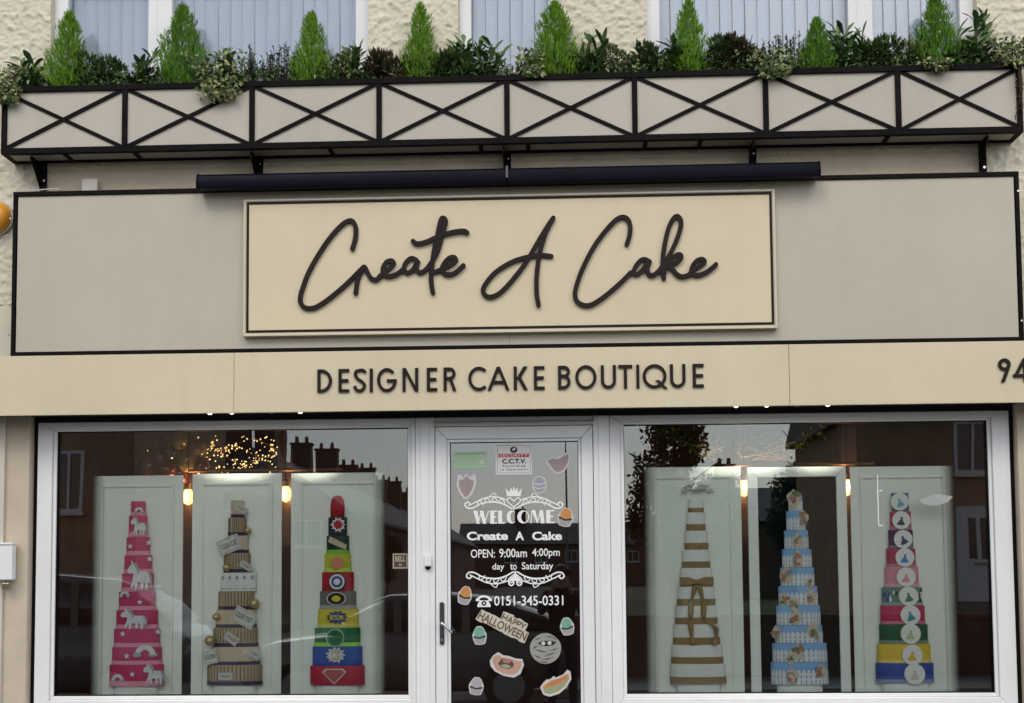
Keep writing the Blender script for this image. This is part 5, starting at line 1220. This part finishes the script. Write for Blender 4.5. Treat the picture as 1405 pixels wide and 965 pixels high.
for txt, pxa, pya, pxb, pyb, hgt in (('HAPPY', 689, 846, 721, 862, 10.5), ('HALLOWEEN', 657, 844, 722, 875, 12.5)):
    xa, za = sx_(pxa, pya); xb, zb_ = sx_(pxb, pyb); an = math.degrees(math.atan2(zb_-za, xb-xa)); L_ = math.hypot(xb-xa, zb_-za); cx, cz = (xa+xb)/2, (za+zb_)/2; h_ = hgt/230/2
    q = 0 if txt == 'HAPPY' else .0007
    ob = MB(); rr_ = random.Random(len(txt)); ln = len(txt)
    for i in range(ln):
        lx = cx-L_/2+L_*(i+.5)/ln; lz = cz+rr_.uniform(-.12, .2)*h_; hw = L_/ln*.62; hhz = h_*rr_.uniform(1.15, 1.35)
        ob.prism(rot2(rot2([(lx-hw, lz-hhz), (lx, lz-hhz*1.08), (lx+hw, lz-hhz), (lx+hw*1.05, lz+hhz), (lx, lz+hhz*1.1), (lx-hw, lz+hhz)], lx, lz, rr_.uniform(-9, 9)), cx, cz, an), SY-.0006-q-.00003*i, SY-.0002-q)
    ob.build('outline', CRM, hh)
    me = text_mesh(txt, cx-L_/2, cx+L_/2, cz-h_*.9, cz+h_*1.0, SY-.0012-q, bold=.03)
    for v_ in me.vertices: (a, c_), = rot2([(v_.co.x, v_.co.z)], cx, cz, an); v_.co.x, v_.co.z = a, c_
    obj('print', me, mat('brown_ink', (.14, .09, .05), .5), hh)
SG = -.0045
x0, x1, z0, z1 = RECT(1262, 678, 1306, 694, SG)
t = thing('cloud_sticker', 'white cloud edged sticker on window glass beside the disc cake', 'sticker', ((x0+x1)/2, SG, z0))
MB().prism(rot2(oval((x0+x1)/2, (z0+z1)/2, (x1-x0)/2, (z1-z0)/2*.85, 36, .10), (x0+x1)/2, (z0+z1)/2, 6), SG-.0012, SG-.0001).build('sheet', mat('cloud_white', (.36, .38, .36), .5), t)
for px0, py0, px1, py1, nm in ((1208, 655, 1218, 693, 'white paint bracket mark on glass above the disc cake'),):
    x0, x1, z0, z1 = RECT(1204, 650, 1212, 722, SG)
    tag(MB().box(x0, x0+.006, SG-.0006, SG-.0001, z0, z1).box(x0+.0062, x0+.03, SG-.0006, SG-.0001, z0, z0+.006).box(x0+.0062, x0+.03, SG-.0006, SG-.0001, (z0+z1)/2+.05, (z0+z1)/2+.056).build('glass_mark', STW), 'thin white bracket mark on the glass beside the disc cake top', 'mark')
# ------------------------------------------------------------------ across the street (seen reflected in the glass)
BRICK = mat('brown_brick', (.40, .255, .165), .9, .22, 2.2, bump=.4, bscale=40)
BRICK2 = mat('red_brick', (.15, .085, .062), .9, .22, 2.2, bump=.4, bscale=40)
SLATE = mat('slate', (.07, .07, .08), .7)
def pane_mat(): return mat('house_glass', (.03, .035, .04), .08, .2, 2, spec=.8)
def house_window(h, x0, x1, z0, z1, y, facing=1):
    w = mitred(x0, x1, z0, z1, .07, y, y+.06).build('window', UPVC, h); xm = (x0+x1)/2
    MB().box(x0+.07, x1-.07, y+.02, y+.03, z0+.07, z1-.07).build('pane', pane_mat(), w)
    MB().box(xm-.03, xm+.03, y+.0602, y+.075, z0+.071, z1-.071).build('glazing_bar', UPVC, w)
    MB().box(x0-.06, x1+.06, y+.0605, y+.16, z0-.09, z0-.001).build('sill', UPVC, w)
def house(label, x0, x1, yf, depth, base, eave, ridge, wins, doors, brick=BRICK, chim=(), gable=False, group='houses across the street'):
    """front wall faces +Y at y = yf"""
    h = thing('brick_house', label, 'house', ((x0+x1)/2, yf-depth/2, base), group)
    yb = yf-depth; ym = (yf+yb)/2
    MB().box(x0, x1, yb, yf, base-.6, eave).build('wall', brick, h)
    if gable:
        xm = (x0+x1)/2
        MB().add([(x0, yf, eave), (x1, yf, eave), (xm, yf, ridge), (x0, yb, eave), (x1, yb, eave), (xm, yb, ridge)], [(0, 1, 2), (5, 4, 3), (0, 3, 4, 1), (0, 2, 5, 3), (1, 4, 5, 2)]).build('gable', brick, h)
        rf = MB().add([(x0-.4, yf+.3, eave-.2), (xm, yf+.3, ridge+.12), (x1+.4, yf+.3, eave-.2), (x0-.4, yb, eave-.2), (xm, yb, ridge+.12), (x1+.4, yb, eave-.2),
                       (x0-.4, yf+.3, eave-.38), (xm, yf+.3, ridge-.06), (x1+.4, yf+.3, eave-.38), (x0-.4, yb, eave-.38), (xm, yb, ridge-.06), (x1+.4, yb, eave-.38)],
                      [(0, 1, 4, 3), (1, 2, 5, 4), (0, 6, 7, 1), (1, 7, 8, 2), (6, 9, 10, 7), (7, 10, 11, 8), (0, 3, 9, 6), (2, 8, 11, 5), (3, 4, 10, 9), (4, 5, 11, 10)]).build('roof', SLATE, h)
    else:
        rf = MB().prismx([(yf+.35, eave-.05), (yf+.35, eave+.08), (ym, ridge), (yb-.35, eave+.08), (yb-.35, eave-.05)], x0-.2, x1+.2).build('roof', SLATE, h)
        MB().box(x0-.2, x1+.2, yf+.351, yf+.45, eave-.06, eave+.04).build('gutter', TRIM, rf)
    for cx, cy, ct, w_ in chim:
        c_ = MB().box(cx-w_/2, cx+w_/2, cy-.35, cy+.35, eave, ct).box(cx-w_/2-.06, cx+w_/2+.06, cy-.41, cy+.41, ct, ct+.12).build('chimney', BRICK2, rf)
        b = MB()
        for s_ in (-.25, .25): b.lathe([(.11, ct+.12), (.12, ct+.2), (.09, ct+.5)], cx+s_*w_, cy, 12)
        b.build('chimney_pots', mat('terracotta', (.28, .12, .07), .8), rf)
    for a in wins: house_window(h, *a, yf+.003)
    for (a, b_, c_, d) in doors:
        do = mitred(a, b_, c_, d, .08, yf+.003, yf+.06).build('door', UPVC, h)
        MB().box(a+.08, b_-.08, yf+.02, yf+.04, c_+.08, d-.08).build('door_leaf', UPVC, do)
        xm = (a+b_)/2; MB().box(xm-.22, xm-.05, yf+.0402, yf+.05, c_+.95, d-.25).box(xm+.05, xm+.22, yf+.0402, yf+.05, c_+.95, d-.25).build('door_glass', pane_mat(), do)
        MB().box(xm-.13, xm+.13, yf+.0402, yf+.055, c_+.80, c_+.86).build('letter_box', mat('brass', (0, 0, 0)), do)
    return h
house('brown brick house with gable roof reflected beside the unicorn cake', -17.5, -9.9, -22, 8, .6, 6.0, 8.6, [(-11.75, -11.1, 3.1, 4.5), (-14.5, -12.8, 3.2, 4.5), (-16.5, -14.6, 1.3, 2.5)], [(-13.4, -12.4, .62, 2.7)], chim=((-15.5, -27, 9.5, .9),))
house('brown brick house with white door reflected beside the disc cake', 6.6, 15.6, -22, 8, .85, 5.15, 7.6, [(8.75, 9.55, 3.75, 4.95), (11.5, 13.2, 3.75, 4.95), (11.5, 13.4, 1.6, 2.9)], [(8.75, 9.75, .87, 3.0)], chim=((13.5, -26, 8.6, .9),))
MB_ = MB().box(8.4, 10.1, -21.99, -20.9, -.1, .84).box(8.4, 10.1, -20.895, -20.5, -.1, .56).box(8.4, 10.1, -20.495, -20.1, -.1, .28)
tag(MB_.build('front_steps', PAVE), 'grey front steps below the white house door', 'steps')
house('low house with big chimney between the gabled house and the terrace', -17.2, -11.6, -40, 8, 0, 4.6, 6.7, [(-15.5, -14, 2.8, 4), (-13.5, -12.2, 2.8, 4)], [], BRICK2, chim=((-13.0, -43.5, 8.3, 1.1), (-11.9, -44, 7.6, .8)), group='far houses along the side street')
for k in range(6):
    y0 = -54-15*k
    house('terraced house %s along the side street' % ['first nearest the low house', 'second', 'third', 'fourth', 'fifth', 'last'][k] if k not in (0,) else 'terraced house next to the low house with big chimney', -18, -10.4, y0, 14.4, 0, 4.7, 7.2, [(-13, -11.5, 2.9, 4.2)], [], BRICK2, chim=((-14.2, y0-1.2, 9.0, 1.3), (-14.2, y0-8.5, 8.6, 1.1)), gable=True, group='terrace along the side street')
house('long dark house closing the end of the side street', -14, 16, -165, 9, 0, 5.2, 8.2, [(-8+4*i, -6.4+4*i, 3, 4.4) for i in range(5)], [], BRICK2, chim=((-6, -169, 10, 1.4), (4, -169, 10, 1.4)), group='far houses along the side street')
house('distant low house behind the trees', 5.5, 17, -62, 9, 0, 4.2, 6.2, [(7, 8.6, 2.4, 3.6)], [], BRICK2, chim=((9, -66, 7.4, 1.),), group='far houses along the side street')
for x0, x1 in ((-120, -8.4), (-.4, 120)):
    g = struct(MB().box(x0, x1, -60, -12.65, -.3, .1).build('lawn', GRASSM))
    w = MB().box(x0, x1, -12.62, -12.41, -.3, .85).box(x0, x1, -12.66, -12.37, .8502, .93).build('garden_wall', BRICK2)
    tag(w, 'low brick garden wall in front of the ' + ('gabled house' if x0 < -10 else 'white doored house'), 'wall')
def tree(label, x, y, h_, w_, seed, conic=False):
    r = random.Random(seed); t = thing('garden_tree', label, 'tree', (x, y, .1), 'trees across the street')
    tb = MB().tube(catmull([(x, y, .0), (x+.1, y, h_*.25), (x-.05, y+.1, h_*.5), (x, y, h_*.85)], 4), list(np.linspace(.16, .03, 13)), 8)
    for k in range(9):
        z = h_*r.uniform(.3, .7); a = r.uniform(0, 6.28); tb.tube([(x, y, z), (x+w_*.5*math.cos(a), y+w_*.5*math.sin(a), z+h_*.15)], [.05, .015], 6)
    tb.build('trunk', STEM, t, smooth=60); b = MB()
    cl = [(rdir(r), r.uniform(.5, 1)) for _ in range(26)]
    for i in range(5200):
        if conic:
            u = r.random(); a = r.uniform(0, 6.28); q = w_*(1-u)*.5*r.random()**.4*(1+.25*math.sin(a*5+u*20)); p = Vector((x+q*math.cos(a), y+q*math.sin(a), .5+(h_-.5)*u))
        else:
            d, q = r.choice(cl); g = rdir(r)*r.uniform(.1, .32); p = Vector((x+w_*.5*(d.x*q+g.x), y+w_*.5*(d.y*q+g.y), h_*.62+h_*.34*(d.z*q+g.z)))
        leaf(b, p, rdir(r), r.uniform(.12, .2), .09, rdir(r), .2)
    b.build('crown', leafmat('tree_leaf', (.012, .022, .008), (.040, .060, .020), .6), t)
tree('round dark tree reflected above the gold banded cake', 2.9, -27, 6.0, 2.6, 1); tree('tall narrow cypress reflected above the black framed board', 9.6, -44, 8.6, 2.0, 2, True); tree('small dark tree beside the distant low house', 7.6, -34, 5.2, 2.2, 3); tree('broad tree at the corner of the side street', 4.6, -36, 5.2, 3.2, 4); tree('low garden tree in front of the terrace', -8.6, -48, 4.2, 3.0, 5)
# street lamp
t = thing('street_lamp', 'grey street lamp post at the corner of the side street', 'street lamp', (.1, -60, 0)); LG = mat('lamp_grey', (.2, .21, .21), .5)
MB().tube([(0.1, -60, 0), (0.1, -60, 1.2)], .09, 12).tube([(0.1, -60, 1.2), (0.1, -60, 8)], [.06, .045], 12).build('post', LG, t, smooth=40); MB().tube(catmull([(0.1, -60, 8), (.1, -59.7, 8.4), (.1, -58.9, 8.5)], 4), .03, 8).build('arm', LG, t)
MB().box(-.02, .22, -59.0, -58.4, 8.42, 8.55).build('lantern', LG, t, bevel=.03)
# parked cars
def car(label, cx, cy, paint, tall=0.):
    """length along x, nose towards -x"""
    t = thing('parked_car', label, 'car', (cx, cy, -.1), 'cars parked across the street'); zb = -.1
    st = [(-2.15, .62, .42, .62), (-2.05, .78, .28, .74), (-1.6, .86, .22, .90), (-.9, .88, .22, .98), (0, .89, .22, 1.0), (1.2, .89, .22, 1.02), (1.85, .86, .26, 1.0), (2.08, .78, .34, .92), (2.14, .66, .5, .80)]
    def loft(stations, name, m, parent):
        v = []; f = []; n = 16
        for x, hw, lo, hi in stations:
            for k in range(n):
                a = 2*math.pi*k/n; c_, s_ = math.cos(a), math.sin(a)
                yy = hw*math.copysign(abs(c_)**.35, c_); zz = (lo+hi)/2+(hi-lo)/2*math.copysign(abs(s_)**.45, s_)
                v.append((cx+x, cy+yy, zb+zz))
        for i in range(len(stations)-1):
            for k in range(n): k2 = (k+1) % n; f.append((i*n+k, i*n+k2, (i+1)*n+k2, (i+1)*n+k))
        f += [tuple(range(n-1, -1, -1)), tuple(range((len(stations)-1)*n, len(stations)*n))]
        return MB().add(v, f).build(name, m, parent, smooth=50)
    pm = mat('car_paint_'+paint[0], paint[1], .25, .05, 3, coat=.8); tk = mat('tyre_rubber', (.02, .02, .02), .8); gm = mat('car_glass', (.015, .018, .02), .05, .1, 3, spec=.8)
    body = loft([(x, hw, lo, hi+tall*.4) for x, hw, lo, hi in st], 'body', pm, t)
    top = 1.46+tall
    loft([(-1.0, .70, .90, 1.0+tall*.4), (-.75, .74, .90, 1.18+tall*.7), (-.25, .72, .90, top-.05), (.5, .72, .9, top-.04), (1.3, .72, .9, top-.12), (1.75, .70, .9, 1.18+tall*.6), (1.95, .68, .9, 1.02+tall*.4)], 'windows', gm, t)
    loft([(-.42, .60, top-.16, top-.09), (-.2, .66, top-.16, top-.02), (.5, .68, top-.16, top), (1.25, .66, top-.2, top-.07), (1.5, .58, top-.26, top-.2)], 'roof', pm, t)
    for x in (-.1, .75):
        for s_ in (-1, 1): MB().prism([(cx+x-.05, zb+.95), (cx+x+.05, zb+.95), (cx+x+.05, zb+top-.10), (cx+x-.05, zb+top-.10)], cy+s_*.735-.01, cy+s_*.735+.01).build('pillar', pm, t)
    for x in (-1.32, 1.30):
        for s_ in (-1, 1):
            def cyl(r0, r1, ya, yb, m, nm, par): return MB().ring(cx+x, zb+.31, r0, r1, cy+s_*ya, cy+s_*yb, n=28).build(nm, m, par, smooth=40)
            w = cyl(.001, .31, .70, .90, tk, 'wheel', t); cyl(.0, .2, .90, .905, mat('alloy', (.4, .4, .42), .3, metal=.8), 'rim', w)
    for s_ in (-1, 1):
        MB().sphere((cx-2.02, cy+s_*.58, zb+.66), .12, 14, 8, .6, 1.3, .7).build('headlight', mat('lamp_lens', (.6, .62, .65), .1), t, smooth=0)
        MB().sphere((cx+2.08, cy+s_*.62, zb+.78), .12, 14, 8, .5, .9, 1.1).build('tail_light', mat('tail_lens', (.4, .02, .02), .15), t, smooth=0)
        MB().sphere((cx-.75, cy+s_*.98, zb+1.02), .1, 14, 8, .6, 1.1, .8).build('mirror', pm, t, smooth=0)
        MB().box(cx+.25, cx+.42, cy+s_*.885-.012, cy+s_*.885+.012, zb+.86, zb+.885).build('handle', CHROME, t)
    return t
car('silver grey car parked outside the gabled house', -6.9, -9.2, ('silver', (.13, .135, .14)), .28)
car('dark grey car parked opposite the shop door', -2.0, -9.3, ('graphite', (.16, .155, .15)))
car('dark blue car parked outside the white doored house', 8.9, -9.2, ('blue', (.02, .025, .05)))
# photographer standing in the road, holding up a phone; seen only as a reflection
def person():
    t = thing('person', 'person in dark coat and trousers holding up a phone, reflected in the door', 'person', (-.05, -8.25, -.1))
    me = bpy.data.meshes.new('body'); X, Y, Z = -.05, -8.25, -.1
    J = {'pel': (0, 0, .93, .165, .12), 'wst': (0, -.01, 1.10, .150, .11), 'chs': (0, -.01, 1.32, .185, .125), 'nkb': (0, -.01, 1.47, .09, .08), 'nk': (0, .01, 1.54, .056, .056), 'hd1': (0, .02, 1.62, .074, .085), 'hd2': (0, .015, 1.70, .082, .098), 'hd3': (0, 0, 1.775, .055, .065)}
    for s_, q in ((-1, 'l'), (1, 'r')):
        J.update({'sh'+q: (s_*.19, -.01, 1.42, .075, .075), 'el'+q: (s_*.25, .12, 1.20, .052, .052), 'wr'+q: (s_*.105, .345, 1.50, .034, .030), 'ha'+q: (s_*.088, .385, 1.575, .030, .022),
                  'hp'+q: (s_*.10, 0, .86, .105, .105), 'kn'+q: (s_*.12, .02, .50, .068, .068), 'an'+q: (s_*.13, -.02, .10, .047, .05), 'to'+q: (s_*.15, .15, .045, .045, .035)})
        for k in range(4):
            J['f%d%s' % (k, q)] = (s_*(.080-.002*k), .415, 1.60-.018*k+.012, .010, .010); J['g%d%s' % (k, q)] = (s_*.055, .432, 1.602-.018*k+.012, .009, .009)
        J['t0'+q] = (s_*.070, .370, 1.60, .011, .011); J['t1'+q] = (s_*.045, .362, 1.615, .009, .009)
    E_ = [('pel', 'wst'), ('wst', 'chs'), ('chs', 'nkb'), ('nkb', 'nk'), ('nk', 'hd1'), ('hd1', 'hd2'), ('hd2', 'hd3')]
    for q in 'lr':
        E_ += [('chs', 'sh'+q), ('sh'+q, 'el'+q), ('el'+q, 'wr'+q), ('wr'+q, 'ha'+q), ('pel', 'hp'+q), ('hp'+q, 'kn'+q), ('kn'+q, 'an'+q), ('an'+q, 'to'+q), ('ha'+q, 't0'+q), ('t0'+q, 't1'+q)]
        for k in range(4): E_ += [('ha'+q, 'f%d%s' % (k, q)), ('f%d%s' % (k, q), 'g%d%s' % (k, q))]
    ks = list(J); me.from_pydata([(X+J[k][0], Y+J[k][1], Z+J[k][2]) for k in ks], [(ks.index(a), ks.index(b_)) for a, b_ in E_], [])
    tmp = bpy.data.objects.new('tmp', me); C.objects.link(tmp); sk = tmp.modifiers.new('s', 'SKIN'); sk.use_smooth_shade = True
    for i, k in enumerate(ks): me.skin_vertices[0].data[i].radius = J[k][3:]
    me.skin_vertices[0].data[0].use_root = True
    sd = tmp.modifiers.new('d', 'SUBSURF'); sd.levels = 2; sd.render_levels = 2
    full = bpy.data.meshes.new_from_object(tmp.evaluated_get(bpy.context.evaluated_depsgraph_get())); bpy.data.objects.remove(tmp)
    skin = mat('skin', (.42, .25, .18), .55, .08, 12); coat = mat('black_coat', (.010, .010, .012), .85, .3, 20); tro = mat('dark_jeans', (.014, .016, .024), .9, .3, 20); shoe = mat('black_shoe', (.01, .01, .01), .5)
    full.materials.clear()
    for m in (coat, tro, skin, shoe): full.materials.append(m)
    for p in full.polygons:
        c_ = p.center; z = c_.z-Z; p.use_smooth = True
        p.material_index = 2 if (z > 1.52 and c_.y < Y+.2) or (c_.y > Y+.335) else (3 if z < .11 else (1 if z < .88 else 0))
    body = obj('body', full, None, t)
    hd = (X, Y+.012, Z+1.69)
    MB().sphere((X, hd[1]+.100, hd[2]-.01), .016, 10, 8, .8, 1.1, 1.5).build('nose', skin, t, smooth=0)
    MB().box(X-.025, X+.025, hd[1]+.088, hd[1]+.094, hd[2]-.055, hd[2]-.047).build('mouth', mat('lips', (.3, .12, .1), .5), t)
    for s_ in (-1, 1):
        MB().sphere((X+s_*.031, hd[1]+.085, hd[2]+.015), .012, 10, 8).build('eye', mat('eye_dark', (.05, .04, .035), .2), t, smooth=0)
        MB().sphere((X+s_*.083, hd[1]-.005, hd[2]-.005), .03, 10, 8, .4, .7, 1.1).build('ear', skin, t, smooth=0)
    b = MB(); prof = [(.094*math.sin(a), .094*math.cos(a)) for a in np.linspace(1.75, .02, 9)]
    b.lathe([(q, Z+1.715+zz*.95) for q, zz in prof], X, Y-.012, 22, 1.12); b.build('hair', mat('hair_brown', (.06, .035, .02), .6, .3, 60), t, smooth=0)
    ph = tag(MB().box(X-.02, X+.12, -7.845, -7.836, 1.56, 1.63).build('smartphone', VB, bevel=.003), 'black phone held up by the reflected person', 'phone')
    return t
person()
